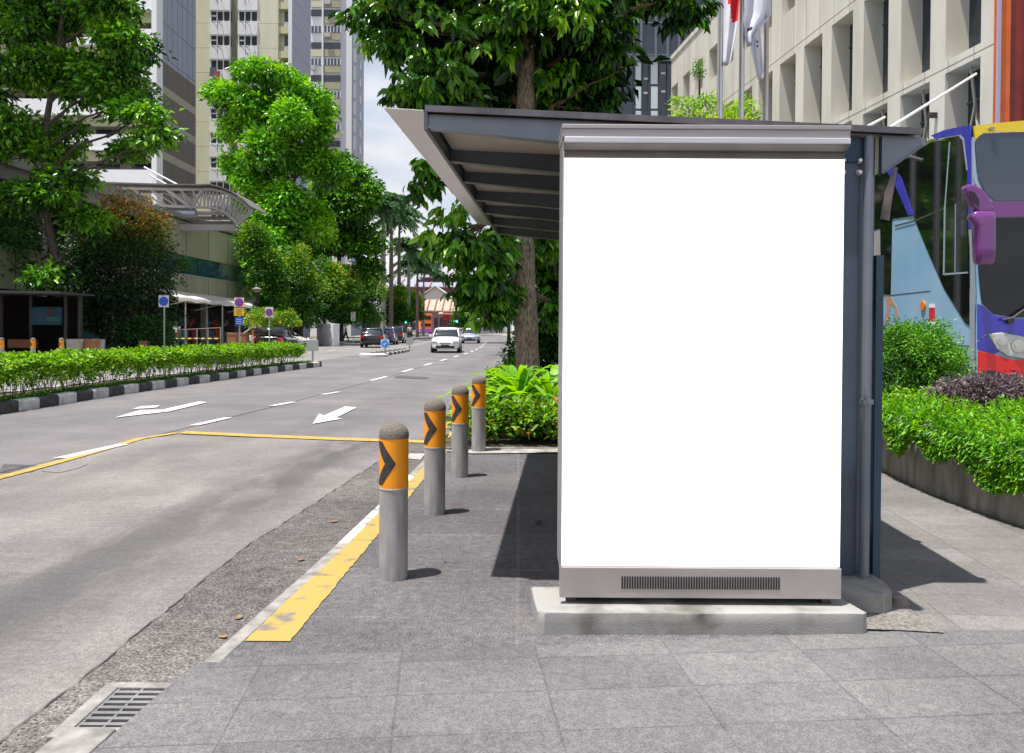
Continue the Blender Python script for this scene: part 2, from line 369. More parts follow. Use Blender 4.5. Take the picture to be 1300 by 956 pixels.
YS = frange(-10, 12, 1) + frange(13, 60, 1.5) + frange(63, 200, 5) + frange(206, 420, 10)
m_as = roadmat('asphalt', (.170, .158, .161), (.208, .193, .195), band=[(1.9, .75, .35), (-2.2, .8, .2)], speck=.35, fine=170)
m_cc = roadmat('bay_concrete', (.215, .196, .186), (.285, .261, .247), band=[(2.95, .62, 1.0), (.9, .9, .30)], speck=.38, fine=130)
m_ag = roadmat('aggregate', (.115, .103, .096), (.165, .150, .138), speck=.95, fine=75)
m_as2 = roadmat('far_asphalt', (.21, .20, .195), (.25, .24, .23), speck=.3, fine=120)
fR = lambda Y: cl(Y) + 4.19 if Y > 9 else float(np.interp(Y, [-10, 3.25, 4.58, 6.16, 7.53, 9], [-1.95, -1.25, -1.13, -1.03, -.96, -.86]))
XLf = lambda Y: cl(Y) - 12.5
gm = M('soil_ground', (.10, .085, .065), (.16, .14, .10), .6, .95)
mb = MB(); ys = [-60, 25, 60, 120, 200, 400, 420, 3000]
mb.add([(x, y, -.16 + zg(y)) for y in ys for x in (-1500, 1500)], [(2 * i, 2 * i + 1, 2 * i + 3, 2 * i + 2) for i in range(len(ys) - 1)])
mb.build('ground', gm, kind='structure')
strip('road', XLf, lambda Y: fR(Y) - .002, YS, 0, m_as, nx=6)
ce = lambda Y: float(np.interp(Y, [-10, 3.24, 5.37, 7.19, 10.39, 11], [-1.85, -1.77, -1.75, -1.58, -1.33, -1.27])) + .006 * math.sin(Y * 2.3) + .005 * math.sin(Y * 7.7 + 1) + .005 * math.sin(Y * 19.3) * math.sin(Y * 5.1) + .003 * math.sin(Y * 61)
cL = lambda Y: cl(Y) + .07
strip('bus_bay_slab', cL, ce, frange(-10, 10.6, .1), .004, m_cc, nx=4)
strip('gutter_strip', lambda Y: ce(Y) + .004, lambda Y: fR(Y) - .004, frange(-10, 10.6, .1), .006, m_ag)
strip('opposite_lane', XLf, lambda Y: cl(Y) - 5.4, frange(-10, 200, 5), .004, m_as2)
# crack between slab and gutter
# slab joint lines
dk = M('joint', (.05, .047, .045), rough=.9)
strip('road_joint', lambda Y: ce(Y) - .003 - .003 * math.sin(Y * 31), lambda Y: ce(Y) + .004 + .004 * math.sin(Y * 17), frange(-10, 10.6, .05), .010, dk)
strip('road_joint', lambda Y: cl(Y) + .055, lambda Y: cl(Y) + .075, frange(-8, 32, 1), .009, dk)

# ---- painted markings
wp = M('white_paint', (.42, .42, .41), (.66, .66, .65), 14, .6, lo=.3, hi=.5, bump=.1)
yp = M('yellow_paint', (.34, .21, .05), (.54, .33, .07), 12, .6, lo=.32, hi=.55)
yp2 = M('faded_yellow_paint', (.17, .155, .13), (.40, .275, .07), 5.0, .65, lo=.36, hi=.44, detail=12)
def marking(name, pts, z=None, m=wp, zo=.014):
    mb = MB(); mb.add([(x, y, (ZR(y) if z is None else z) + zo) for x, y in pts], [tuple(range(len(pts)))])
    o = mb.build(name, m, kind='structure')
    if o.data.polygons[0].normal.z < 0: o.data.flip_normals()
    return o
for (a, b) in (((75, 583), (157, 565)), ((246, 541), (290, 531)), ((345, 516), (373, 511)), ((410, 501.5), (430, 498))):
    A, B = G(*a, -.1), G(*b, -.1); marking('lane_line', [(A.x - .07, A.y), (A.x + .07, A.y), (B.x + .07, B.y), (B.x - .07, B.y)])
for y0 in [22.6, 27.2, 31.8] + [36.4 + 4.6 * k for k in range(12)]:
    marking('lane_line', [(cl(y0) - .07, y0), (cl(y0) + .07, y0), (cl(y0 + 2) + .07, y0 + 2), (cl(y0 + 2) - .07, y0 + 2)])
for y0 in [30 + 5 * k for k in range(12)]:
    marking('lane_line', [(cl(y0) - 9.07, y0), (cl(y0) - 8.93, y0), (cl(y0 + 2) - 8.93, y0 + 2), (cl(y0 + 2) - 9.07, y0 + 2)])
# yellow box of the bus bay
yl = lambda Y: cl(Y) + float(np.interp(Y, [-10, 7.6, 9, 10.4, 11.03], [.3, .27, .18, .05, .24]))
strip('yellow_line', lambda Y: yl(Y) - .06, lambda Y: yl(Y) + .06, frange(-8, 11.0, .6), .013, yp)
pA = [G(232, 550, -.1), G(320, 554, -.1), G(420, 558, -.1), G(545, 562, -.1)]
mb = MB(); mb.add([(p.x, p.y + e, ZR(p.y) + .0145) for p in pA for e in (-.12, .12)], [(2 * i, 2 * i + 1, 2 * i + 3, 2 * i + 2) for i in range(3)])
o = mb.build('yellow_line', yp, kind='structure')
if o.data.polygons[0].normal.z < 0: o.data.flip_normals()
for e in (.17, .40):
    strip('yellow_line', lambda Y: fR(Y) - e - .05, lambda Y: fR(Y) - e + .05, frange(10.7, 60, 2), .012, yp)
# arrows pointing to the camera
def arrow(pts_px, name='road_arrow'):
    marking(name, [(G(x, y, -.1).x, G(x, y, -.1).y) for x, y in pts_px])
arrow([(397, 539), (405, 526), (411, 528.5), (438, 517), (453, 518), (427, 531), (434, 532.5)])
arrow([(146, 531), (178, 521.5), (206, 521), (252, 510.5), (263, 511.5), (214, 523.3)])
arrow([(168, 520), (180, 516.5), (203, 515.5), (199, 518), (190, 519)], 'road_arrow')
# worn patches, manholes, shadows are left to light
pm_ = M('tar_patch', (.05, .05, .052), (.10, .095, .095), 9, .8, bump=.3)
marking('tar_patch', [tuple(G(x, y, -.1).xy) for x, y in ((-2, 600), (5, 590), (50, 592), (42, 600), (20, 602))], m=pm_, zo=.009)
marking('tar_patch', [tuple(G(x, y, -.1).xy) for x, y in ((52, 599), (82, 590), (112, 590), (98, 596), (75, 601))], m=M('tar_worn', (.15, .14, .135), (.24, .22, .21), 20, .85, bump=.3), zo=.009)
marking('tar_patch', [tuple(G(x, y, -.1).xy) for x, y in ((513, 583), (520, 577), (540, 577), (534, 585))], m=M('patch_pale', (.30, .28, .27), (.40, .37, .35), 16, .8), zo=.013)
marking('tar_patch', [tuple(G(x, y, -.1).xy) for x, y in ((500, 480), (505, 477), (545, 479), (540, 481.5))], m=pm_, zo=.009)

# ---- platform, paving, kerbs
m_pl = pavemat('platform_asphalt', (.092, .086, .093), (.124, .116, .121), 40, .76, rot=math.radians(.5), mortar=(.14, .13, .13), speck=.65, fine=120, ms=.012, loc=(0, .08, 0))
m_gr = pavemat('granite_paving', (.115, .110, .114), (.154, .147, .148), .56, .3, rot=math.radians(-5.0), mortar=(.10, .097, .10), speck=.4, fine=160, ms=.005, loc=(.16, .06, 0), offset=0)
m_wk = pavemat('walkway_paving', (.165, .153, .150), (.198, .184, .180), .62, .305, rot=math.radians(4.6), mortar=(.13, .12, .11), speck=.3, fine=150, ms=.005, loc=(.1, .0, 0))
bnd = lambda x: 3.22 + .118 * (x + 1.3) if x < 1.7 else 3.574
def sheet(name, pts, z, m, thick=0):
    mb = MB()
    if thick: mb.prism([(x, y, z) for x, y in pts], (0, 0, -thick)); o = mb.build(name, m)
    else:
        mb.add([(x, y, z) for x, y in pts], [tuple(range(len(pts)))]); o = mb.build(name, m)
        if o.data.polygons[0].normal.z < 0: o.data.flip_normals()
    o['kind'] = 'structure'; return o
sheet('platform', [(fR(y) + .075, y) for y in (3.25, 4.58, 6.16, 7.53, 9.0)] + [(1.9, 9.05), (1.9, 3.6), (1.6, bnd(1.6)), (fR(3.25) + .075, bnd(-1.2))][0:3] + [(fR(3.25) + .075, bnd(-1.2))], 0, m_pl, .16)
sheet('paving', [(-1.335, 2.4), (-1.275, 3.12), (-1.22, bnd(-1.22)), (1.6, bnd(1.6)), (1.9, 3.6), (9, 3.6), (9, -8), (-1.95, -8)], .004, m_gr, .165)
sheet('walkway', [(1.9, 3.604), (9, 3.604), (9, 4.6), (3.62, 5.5), (3.56, 6.5), (3.7, 8), (3.8, 20), (1.9, 20)], .002, m_wk, .16)
# road-side kerb, worn white over grey stone
kg = M('kerb_stone', (.17, .16, .145), (.33, .31, .285), 10, .8, bump=.2); kw = M('kerb_white', (.20, .19, .18), (.60, .60, .59), 7, .75, lo=.42, hi=.54, detail=9)
mb = MB(); yy = frange(3.2, 10.4, .6) + frange(11, 200, 3)
for i in range(len(yy) - 1):
    a, b = yy[i], yy[i + 1] - .006; mb.mat(1 if 4.9 < a < 6.9 else 0)
    za, zb = .006 + zg(a), .006 + zg(b)
    w = .082
    mb.hexa([(fR(a), a, -.3), (fR(a) + w, a, -.3), (fR(b) + w, b, -.3), (fR(b), b, -.3)], [(fR(a) + .012, a, za), (fR(a) + w, a, za), (fR(b) + w, b, zb), (fR(b) + .012, b, zb)])
mb.build('kerb', [kg, kw], kind='structure', bevel=.006)
mb = MB()
for (x0, y0), (x1, y1) in zip([(-1.375, 2.66)], [(-1.97, -8)]):
    mb.hexa([(x0 - .13, y0, -.3), (x0 + .055, y0, -.3), (x1 + .055, y1, -.3), (x1 - .13, y1, -.3)], [(x0 - .12, y0, .008), (x0 + .055, y0, .008), (x1 + .055, y1, .008), (x1 - .12, y1, .008)])
mb.build('kerb', kg, kind='structure', bevel=.008)
# yellow strip along the platform edge
ye = [(-1.145, -.95, 3.42), (-1.065, -.90, 4.58), (-1.01, -.835, 6.05), (-.935, -.77, 7.6), (-.87, -.70, 9.0)]
rj = random.Random(6); ny = 160; mb = MB(); vsy = []
for i in range(ny + 1):
    y = 3.42 + 5.58 * i / ny; vsy += [(float(np.interp(y, [e[2] for e in ye], [e[0] for e in ye])) + rj.uniform(-.004, .003), y, .005), (float(np.interp(y, [e[2] for e in ye], [e[1] for e in ye])) + rj.uniform(-.007, .003), y, .005)]
mb.add(vsy, [(2 * i, 2 * i + 1, 2 * i + 3, 2 * i + 2) for i in range(ny)])
o = mb.build('yellow_strip', yp2, kind='structure')
if o.data.polygons[0].normal.z < 0: o.data.flip_normals()
# cement smears and gravel by the plinth
grv = M('gravel_bed', (.13, .12, .105), (.30, .275, .24), 60, .9, bump=1.0, bscale=90)
sheet('gravel_bed', [tuple(G(*p).xy) for p in ((1096, 801), (1098, 768), (1122, 762), (1140, 765), (1200, 806), (1150, 803))], .010, grv)
cem = M('cement_smear', (.15, .14, .125), (.36, .335, .30), 7, .85, lo=.3, hi=.6)
rng = random.Random(3)
def smear(pts, n=40, seed=1):
    r = random.Random(seed); q = []
    P_ = [Vector((*G(*p).xy, 0)) for p in pts]
    for i in range(len(P_)):
        a, b = P_[i], P_[(i + 1) % len(P_)]
        for k in range(6): p = a.lerp(b, k / 6); q.append((p.x + r.uniform(-.012, .012), p.y + r.uniform(-.008, .008)))
    sheet('cement_smear', q, .013, cem)
0 and smear([(660, 812), (690, 809), (800, 809), (960, 806), (1100, 800), (1190, 806), (1100, 808), (900, 809.5), (760, 812), (690, 813)])
smear([(560, 573), (640, 571), (711, 571), (711, 576), (600, 577)], seed=4)
# low wall of the other side pavement and its kerb
m_sp = M('side_pavement', (.20, .19, .18), (.26, .245, .23), 2, .85)
strip('pavement', lambda Y: XLf(Y) - 7, lambda Y: XLf(Y), frange(-10, 60, 5) + frange(70, 200, 10), .15, m_sp, thick=.3)
strip('pavement', lambda Y: fR(Y) + .09, lambda Y: fR(Y) + 5.0, frange(13.5, 60, 4) + frange(70, 200, 10), .095, m_sp, thick=.3)
strip('driveway', lambda Y: 5.2, lambda Y: 13.5, frange(5.5, 60, 5), .03, m_as2)
# ------------------------------------------------------------------ bollards
bgrey = M('bollard_grey', (.25, .24, .23), (.37, .36, .345), 7, .5, bump=.12, bscale=60, stretch=(3, 3, .8), detail=12, lo=.30, hi=.60)
borg = M('reflective_orange', (.86, .29, .004), (.92, .34, .006), 6, .38)
bblk = M('chevron_black', (.02, .018, .018), (.045, .04, .035), 30, .6)
bdome = M('pebble_dome', (.11, .09, .07), (.24, .21, .17), 150, .9, bump=.6, bscale=200)
bands = M('joint_band', (.42, .42, .42), rough=.5)
def bollard(loc, r=.078, first=None, label='', rz=0, small=False):
    t = thing('bollard', label, 'bollard', loc, rz, 'bollards along the kerb' if not small else 'bollards beyond the hedge')
    n = 32 if not small else 14
    MB().lathe([(r * 1.0, -.02), (r, .0), (r, .492)], n).build('post', bgrey, t, smooth=True)
    mb = MB(); mb.lathe([(r, .496), (r * 1.02, .497), (r * 1.02, .764), (r, .765)], n).build('reflective_sleeve', borg, t, smooth=True)
    MB().lathe([(r * 1.005, .488), (r * 1.03, .490), (r * 1.03, .4965), (r * 1.005, .498)], n).build('joint_ring', bands, t, smooth=True)
    R_ = r * 1.045; hd = .85 * r
    MB().lathe([(r * 1.0, .764), (R_, .766), (R_, .782)] + [(R_ * math.cos(a), .782 + hd * math.sin(a)) for a in [PI / 2 * k / 7 for k in range(1, 8)]], n).build('dome_cap', bdome, t, smooth=True)
    mb = MB(); K = 16; vs = []; R2 = r * 1.02 + .0015
    for k in range(K + 1):
        z = .515 + .235 * k / K; q = abs(k / K - .5) * 2
        th1 = math.radians(-90 + 17 - 58 * q); wd = math.radians(44)
        for j in range(6):
            th = th1 - wd * (1 - .1 * q) * j / 5; vs.append((R2 * math.cos(th), R2 * math.sin(th), z))
    mb.add(vs, [(i * 6 + j, i * 6 + j + 1, (i + 1) * 6 + j + 1, (i + 1) * 6 + j) for i in range(K) for j in range(5)])
    mb.build('chevron', bblk, t)
    return t
b0 = bollard((-.64, 4.33, 0), label='grey bollard with orange chevron band, nearest of the four along the kerb')
dup(b0, (-.563, 5.85, 0), label='second nearest of the four orange banded bollards along the kerb')
dup(b0, (-.475, 7.34, 0), label='third bollard from the camera on the yellow edged kerb')
dup(b0, (-.365, 8.85, 0), label='farthest of the four kerb bollards, standing just before the shrub bed')

# ------------------------------------------------------------------ concrete plinths
cpl = M('plinth_concrete', (.12, .115, .095), (.30, .29, .27), 4.5, .88, bump=.12, bscale=120, lo=.30, hi=.54, detail=12)
def rough_block(name, label, pts, h, seed, top_in=.012, cat='plinth'):
    t = None; r = random.Random(seed); q = []
    P_ = [Vector((x, y, 0)) for x, y in pts]
    for i in range(len(P_)):
        a, b = P_[i], P_[(i + 1) % len(P_)]; n = max(2, int((b - a).length / .07))
        for k in range(n): p = a.lerp(b, k / n); q.append((p.x + r.uniform(-.0012, .0012), p.y + r.uniform(-.0012, .0012)))
    c = Vector((sum(p[0] for p in q) / len(q), sum(p[1] for p in q) / len(q)))
    mb = MB(); n = len(q); vs = []
    for z, s in ((-.02, 0), (h * .5, .001), (h - .005, .002), (h, .008)):
        for x, y in q:
            d = Vector((x, y)) - c; d.normalize(); vs.append((x - d.x * s, y - d.y * s, z + (r.uniform(-.002, .002) if z > h * .6 else 0)))
    mb.add(vs, [(i * n + k, i * n + (k + 1) % n, (i + 1) * n + (k + 1) % n, (i + 1) * n + k) for i in range(3) for k in range(n)] + [tuple(3 * n + k for k in range(n))])
    o = mb.build(name, cpl, smooth=True); return tag(o, label, cat)
PY = 3.53
rough_block('concrete_plinth', 'long low cracked concrete plinth under the white advertising panel', [(.118, PY + .03), (.150, PY - .008), (1.575, PY + .012), (1.602, PY + .03), (1.54, PY + .36), (.10, PY + .36)], .096, 2)
rough_block('concrete_plinth', 'small rounded concrete footing under the steel shelter post', [(1.45, 3.93), (1.70, 3.80), (1.79, 3.79), (1.85, 3.84), (1.88, 3.95), (1.88, 4.35), (1.45, 4.35)], .10, 5)
st_ = MB().lathe([(.045, 0), (.045, .012), (.03, .04), (.0, .05)], 14, (1.93, 3.93, 0)).build('stone', M('stone_brown', (.18, .14, .13), (.26, .21, .19), 20, .8), smooth=True)
tag(st_, 'rounded brown stone beside the small concrete footing', 'stone')

# ------------------------------------------------------------------ advertising panel
steel = M('satin_steel', (.50, .47, .46), (.58, .55, .54), 3, .38, metal=.75, bump=.05, stretch=(1, 1, 12))
steel2 = M('satin_steel_base', (.40, .365, .345), (.47, .43, .41), 3, .42, metal=.45, stretch=(1, 1, 1))
dkst = M('dark_steel', (.03, .028, .026), (.06, .05, .045), 5, .5)
white = M('lit_white_face', (.9, .9, .9), rough=.25, emis=(1, 1, 1), estr=POST, spec=.3)
slotm = M('vent_slot', (.02, .018, .017), rough=.8)
Y0 = 3.64
a = P(714, 160, Y0); b = P(1075, 163, Y0); c_ = P(711.5, 756, Y0); d_ = P(1067.5, 763, Y0)
x0, x1 = (a.x + c_.x) / 2, (b.x + d_.x) / 2 - .004
zt, zb = (a.z + b.z) / 2, (c_.z + d_.z) / 2
zw0 = (P(714, 717, Y0).z + P(1068, 721, Y0).z) / 2; zw1 = (P(714, 201, Y0).z + P(1068, 202, Y0).z) / 2
D = .24
ap = thing('advertising_panel', 'tall blank white lightbox panel with steel frame at the end of the bus shelter', 'advertising panel', ((x0 + x1) / 2, Y0, .096))
mb = MB(); mb.bx(x0, x1, Y0 + .028, Y0 + D, zb + .12, zt - .02); mb.build('housing', steel, ap, bevel=.004, world=True)
mb = MB(); mb.bx(x0 - .002, x1 + .004, Y0 - .004, Y0 + .026, zb, zw0 - .006); mb.build('base_panel', steel2, ap, bevel=.004, world=True)
mb = MB(); xa, xb = P(790, 740, Y0 - .006).x, P(989, 740, Y0 - .006).x; za, zc = zb + .043, zb + .043 + .057; ns = 62
for i in range(ns): xx = xa + (xb - xa) * i / (ns - 1); mb.bx(xx - .0034, xx + .0034, Y0 - .0065, Y0 - .002, za, zc)
mb.build('vent_slots', slotm, ap, world=True)
mb = MB(); mb.bx(x0 + .006, x1 - .004, Y0 - .002, Y0 + .020, zw0, zw1); mb.build('white_face', white, ap, world=True, bevel=.002)
mb = MB(); mb.bx(x0 + .0, x0 + .006, Y0 - .004, Y0 + .027, zw0 - .006, zw1 + .03); mb.build('edge_trim', steel, ap, world=True)
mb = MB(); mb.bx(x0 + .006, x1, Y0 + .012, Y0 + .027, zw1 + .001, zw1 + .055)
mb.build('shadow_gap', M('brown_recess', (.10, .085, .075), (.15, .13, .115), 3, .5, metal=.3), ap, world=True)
# header: flat fascia over a projecting lip
h0 = zw1 + .036
hm = M('header_steel', (.36, .33, .325), (.42, .385, .38), 3, .5, metal=.35, stretch=(.6, 1, 14)); hm2 = M('header_lip_steel', (.56, .55, .58), (.64, .63, .66), 2, .42, metal=.35)
MB().bx(x0 - .004, x1 + .006, Y0 - .040, Y0 + D, h0 + .052, zt - .020).build('header_cap', hm, ap, world=True, bevel=.003)
MB().bx(x0 - .007, x1 + .009, Y0 - .046, Y0 + D + .004, zt - .0195, zt).build('header_top_strip', hm, ap, world=True, bevel=.003)
MB().bx(x0 + .004, x1 + .002, Y0 - .056, Y0 - .012, h0 + .022, h0 + .049).build('header_lip', hm2, ap, world=True, bevel=.004)
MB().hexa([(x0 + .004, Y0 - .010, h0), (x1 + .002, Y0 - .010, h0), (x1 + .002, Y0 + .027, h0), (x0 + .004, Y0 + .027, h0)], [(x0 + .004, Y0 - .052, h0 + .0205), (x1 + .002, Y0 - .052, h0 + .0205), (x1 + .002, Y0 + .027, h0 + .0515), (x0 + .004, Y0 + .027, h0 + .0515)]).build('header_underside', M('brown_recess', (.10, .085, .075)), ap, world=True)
for fx in (x0 + .03, x1 - .075): MB().bx(fx, fx + .045, Y0 + .03, Y0 + .10, .093, zb + .14).build('foot', dkst, ap, world=True)
MB().bx(x0 + .02, x1 - .02, Y0 + .12, Y0 + D - .02, .094, zb + .14).build('foot_rail', dkst, ap, world=True)
mb = MB()
for zz in (zw1 - .02,): mb.box((x1 - .02, Y0 - .006, zz + .09), (.004, .004, .004))
# ------------------------------------------------------------------ bus shelter
navy = M('navy_steel', (.060, .080, .118), (.085, .108, .148), 2.5, .42, metal=.25, spec=.5, lo=.3, hi=.7)
navyl = M('navy_steel_light', (.17, .19, .23), (.21, .23, .27), 3, .40, metal=.35)
beamg = M('beam_grey', (.085, .092, .105), (.11, .12, .14), 3, .45, metal=.3)
soff = M('soffit_panel', (.42, .36, .30), (.50, .44, .38), 2, .55)
flash = M('roof_flashing', (.10, .095, .10), (.16, .15, .16), 6, .45, metal=.5)
lip = M('brushed_lip', (.62, .57, .52), (.70, .65, .60), 2.5, .20, metal=.92, stretch=(6, 1, 1))
sh = thing('bus_shelter', 'grey steel bus shelter with flat cantilever roof and slanted metal eave', 'bus shelter', (1.75, 4.1, .1))
SK = .064
def sx(x, y): return x + SK * (y - 4.05)
ZL, ZRt = 2.475, 2.375      # roof top at left / right edge
XL0, XR0 = -.44, 2.06
def ztop(x): return ZL + (ZRt - ZL) * (x - XL0) / (XR0 - XL0)
YA, YB = 4.05, 8.5
# roof sheet
mb = MB()
def slab(xa, xb, ya, yb, t0, t1):      # t offsets below ztop
    mb.hexa([(sx(xa, ya), ya, ztop(xa) - t1), (sx(xb, ya), ya, ztop(xb) - t1), (sx(xb, yb), yb, ztop(xb) - t1), (sx(xa, yb), yb, ztop(xa) - t1)],
            [(sx(xa, ya), ya, ztop(xa) - t0), (sx(xb, ya), ya, ztop(xb) - t0), (sx(xb, yb), yb, ztop(xb) - t0), (sx(xa, yb), yb, ztop(xa) - t0)])
slab(XL0, XR0, YA - .03, YB, 0, .010); slab(XL0 - .0, XR0, YA - .045, YA - .032, -.004, .028)
for k in range(9):
    yy_ = YA + .3 + k * .5; slab(XL0 + .02, XR0 - .02, yy_, yy_ + .03, -.012, -.001)
mb.build('roof_sheet', flash, sh, world=True)
mb = MB(); slab(XL0 + .02, XR0 - .02, YA + .05, YB - .02, .013, .03); mb.build('soffit', soff, sh, world=True)
# beams
bys = [4.05, 4.84, 5.5, 6.25, 6.95, 7.7, 8.42]
for i, y in enumerate(bys):
    mb = MB(); th = .045; xt0 = XL0 + .01; c0 = 1.66; z0 = lambda x: ztop(x) - .031
    for (xa, xb, da, db) in ((xt0, c0, .062, .185), (1.87, XR0 + .03, .19, .03)):
        ya, yb = y, y + th
        if i == 0: pass
        mb.hexa([(sx(xa, ya), ya, z0(xa) - da), (sx(xb, ya), ya, z0(xb) - db), (sx(xb, yb), yb, z0(xb) - db), (sx(xa, yb), yb, z0(xa) - da)],
                [(sx(xa, ya), ya, z0(xa)), (sx(xb, ya), ya, z0(xb)), (sx(xb, yb), yb, z0(xb)), (sx(xa, yb), yb, z0(xa))])
        # bottom flange
        e = .012; ya2, yb2 = y - e, y + th + e
        mb.hexa([(sx(xa, ya2), ya2, z0(xa) - da - .008), (sx(xb, ya2), ya2, z0(xb) - db - .008), (sx(xb, yb2), yb2, z0(xb) - db - .008), (sx(xa, yb2), yb2, z0(xa) - da - .008)],
                [(sx(xa, ya2), ya2, z0(xa) - da - .001), (sx(xb, ya2), ya2, z0(xb) - db - .001), (sx(xb, yb2), yb2, z0(xb) - db - .001), (sx(xa, yb2), yb2, z0(xa) - da - .001)])
    mb.build('beam', navyl if i == 0 else beamg, sh, world=True)
# edge channel, slanted eave panel
mb = MB(); zz = ztop(XL0) - .031
mb.hexa([(sx(XL0 - .012, YA), YA - .01, zz - .078), (sx(XL0 + .008, YA), YA - .01, zz - .078), (sx(XL0 + .008, YB), YB, zz - .078), (sx(XL0 - .012, YB), YB, zz - .078)],
        [(sx(XL0 - .012, YA), YA - .01, zz + .02), (sx(XL0 + .008, YA), YA - .01, zz + .02), (sx(XL0 + .008, YB), YB, zz + .02), (sx(XL0 - .012, YB), YB, zz + .02)])
mb.build('edge_channel', beamg, sh, world=True)
mb = MB(); xo, xi = XL0 - .215, XL0 - .013; zo_, zi_ = zz + .03, zz - .075
mb.hexa([(sx(xo, YA), YA - .0, zo_ - .004), (sx(xi, YA), YA - .012, zz + .012), (sx(xi, YB), YB, zz + .012), (sx(xo, YB), YB - .1, zo_ - .004)],
        [(sx(xo, YA), YA - .0, zo_ + .004), (sx(xi, YA), YA - .012, zz + .019), (sx(xi, YB), YB, zz + .019), (sx(xo, YB), YB - .1, zo_ + .004)])
mb.build('eave_panel', lip, sh, world=True, bevel=.002)
# posts
for k, y in enumerate((4.08, 6.25, 8.4)):
    mb = MB(); mb.bx(sx(1.655, y), sx(1.772, y), y, y + .16, .1, ztop(1.7) - .035); o = mb.build('post', navy, sh, world=True, bevel=.003)
    if k == 0:
        q = MB(); q.bx(1.662, 1.790, y - .012, y - .0005, ztop(1.7) - .17, ztop(1.7) - .05); q.build('splice_plate', M('navy_dark', (.02, .045, .085), rough=.45, metal=.2), sh, world=True, bevel=.002)
        for bx_ in (1.680, 1.765):
            for bz in (ztop(1.7) - .163, ztop(1.7) - .222):
                b_ = MB(); b_.disc((bx_, y - .018, bz), .011, th=.014, n=10); b_.disc((bx_, y - .004, bz), .015, th=.008, n=16); b_.build('bolt', M('bolt_steel', (.55, .53, .5), rough=.3, metal=.9), sh, world=True, bevel=.001)
mb = MB(); mb.bx(1.777, 1.868, 4.12, 4.16, .1, ztop(1.8) - .031)
mb.build('cover_strip', M('strip_grey', (.13, .15, .185), (.16, .18, .215), 3, .45, metal=.3), sh, world=True, bevel=.004)
mb = MB(); mb.tube([(1.803, 4.05, .1), (1.803, 4.05, 2.0), (1.803, 4.05, ztop(1.8) - .04)], .0235, 16); mb.build('drain_pipe', navyl, sh, world=True, smooth=True)
mb = MB(); mb.bx(1.872, 1.910, 4.10, 4.14, .02, 1.75); mb.build('side_plate', M('teal_navy', (.03, .065, .10), (.04, .08, .12), 2, .4, metal=.2), sh, world=True)
for z in (1.0,): MB().bx(1.776, 1.830, 4.021, 4.06, z - .012, z + .012).build('pipe_clip', navyl, sh, world=True)
# rear screen panels and bench (behind the panel)
mb = MB(); mb.bx(1.70, 1.72, 4.26, 8.38, .35, 1.9); mb.build('rear_screen', glassmat('screen_glass', (.10, .16, .16)), sh, world=True)
mb = MB()
for k in range(5): mb.bx(1.15 + .08 * k, 1.21 + .08 * k, 4.9, 7.8, .43, .46)
mb.build('bench_seat', steel, sh, world=True)
for y in (5.2, 7.5): MB().tube([(1.32, y, 0), (1.32, y, .43)], .03).build('bench_leg', steel, sh, world=True)

# ------------------------------------------------------------------ planter wall on the right
cw = M('planter_concrete', (.17, .155, .14), (.36, .335, .305), 3.0, .9, bump=.25, bscale=50, stretch=(3, 3, .7), detail=10)
wl = [(3.86, 3.6), (3.72, 4.6), (3.58, 5.5), (3.53, 6.1), (3.53, 6.8), (3.64, 7.8), (3.70, 9.5), (3.74, 12), (3.8, 20)]
mb = MB(); H_ = .54; n = len(wl); vs = []
for i, (x, y) in enumerate(wl):
    a = Vector(wl[max(i - 1, 0)]); b = Vector(wl[min(i + 1, n - 1)]); t = (b - a).normalized(); nn = Vector((t.y, -t.x))
    for (o, z) in ((0, -.02), (0, H_), (.16, H_), (.16, -.02)): vs.append((x + nn.x * o, y + nn.y * o, z))
mb.add(vs, [(i * 4 + k, i * 4 + (k + 1) % 4, (i + 1) * 4 + (k + 1) % 4, (i + 1) * 4 + k) for i in range(n - 1) for k in range(4)] + [(0, 1, 2, 3), tuple((n - 1) * 4 + k for k in range(4))])
pw = mb.build('planter_wall', cw, bevel=.012); tag(pw, 'curved grey concrete planter wall with creeper hanging over its top', 'planter wall')
soil = M('soil', (.06, .045, .03), (.10, .08, .055), 20, .95, bump=.5)
mb = MB(); pts = [(x + .15, y) for x, y in wl]; mb.add([(x, y, .46) for x, y in pts] + [(x + 1.9, y, .46) for x, y in pts], [(i, i + n, i + n + 1, i + 1) for i in range(n - 1)])
mb.add([(x + 1.9, y, .46) for x, y in pts] + [(x + 1.9, y, -.1) for x, y in pts], [(i, i + n, i + n + 1, i + 1) for i in range(n - 1)])
mb.build('planter_soil', soil, kind='structure')
lf_creep = leafmat('leaf_creeper', [(.02, .09, .005), (.07, .27, .008), (.17, .45, .014), (.34, .62, .04)], .35)
lf_bush = leafmat('leaf_bush', [(.008, .04, .006), (.035, .15, .012), (.12, .36, .02), (.30, .56, .05)], .3)
lf_purp = leafmat('leaf_purple', [(.04, .022, .03), (.10, .06, .075), (.20, .14, .16), (.16, .22, .08)], .2)
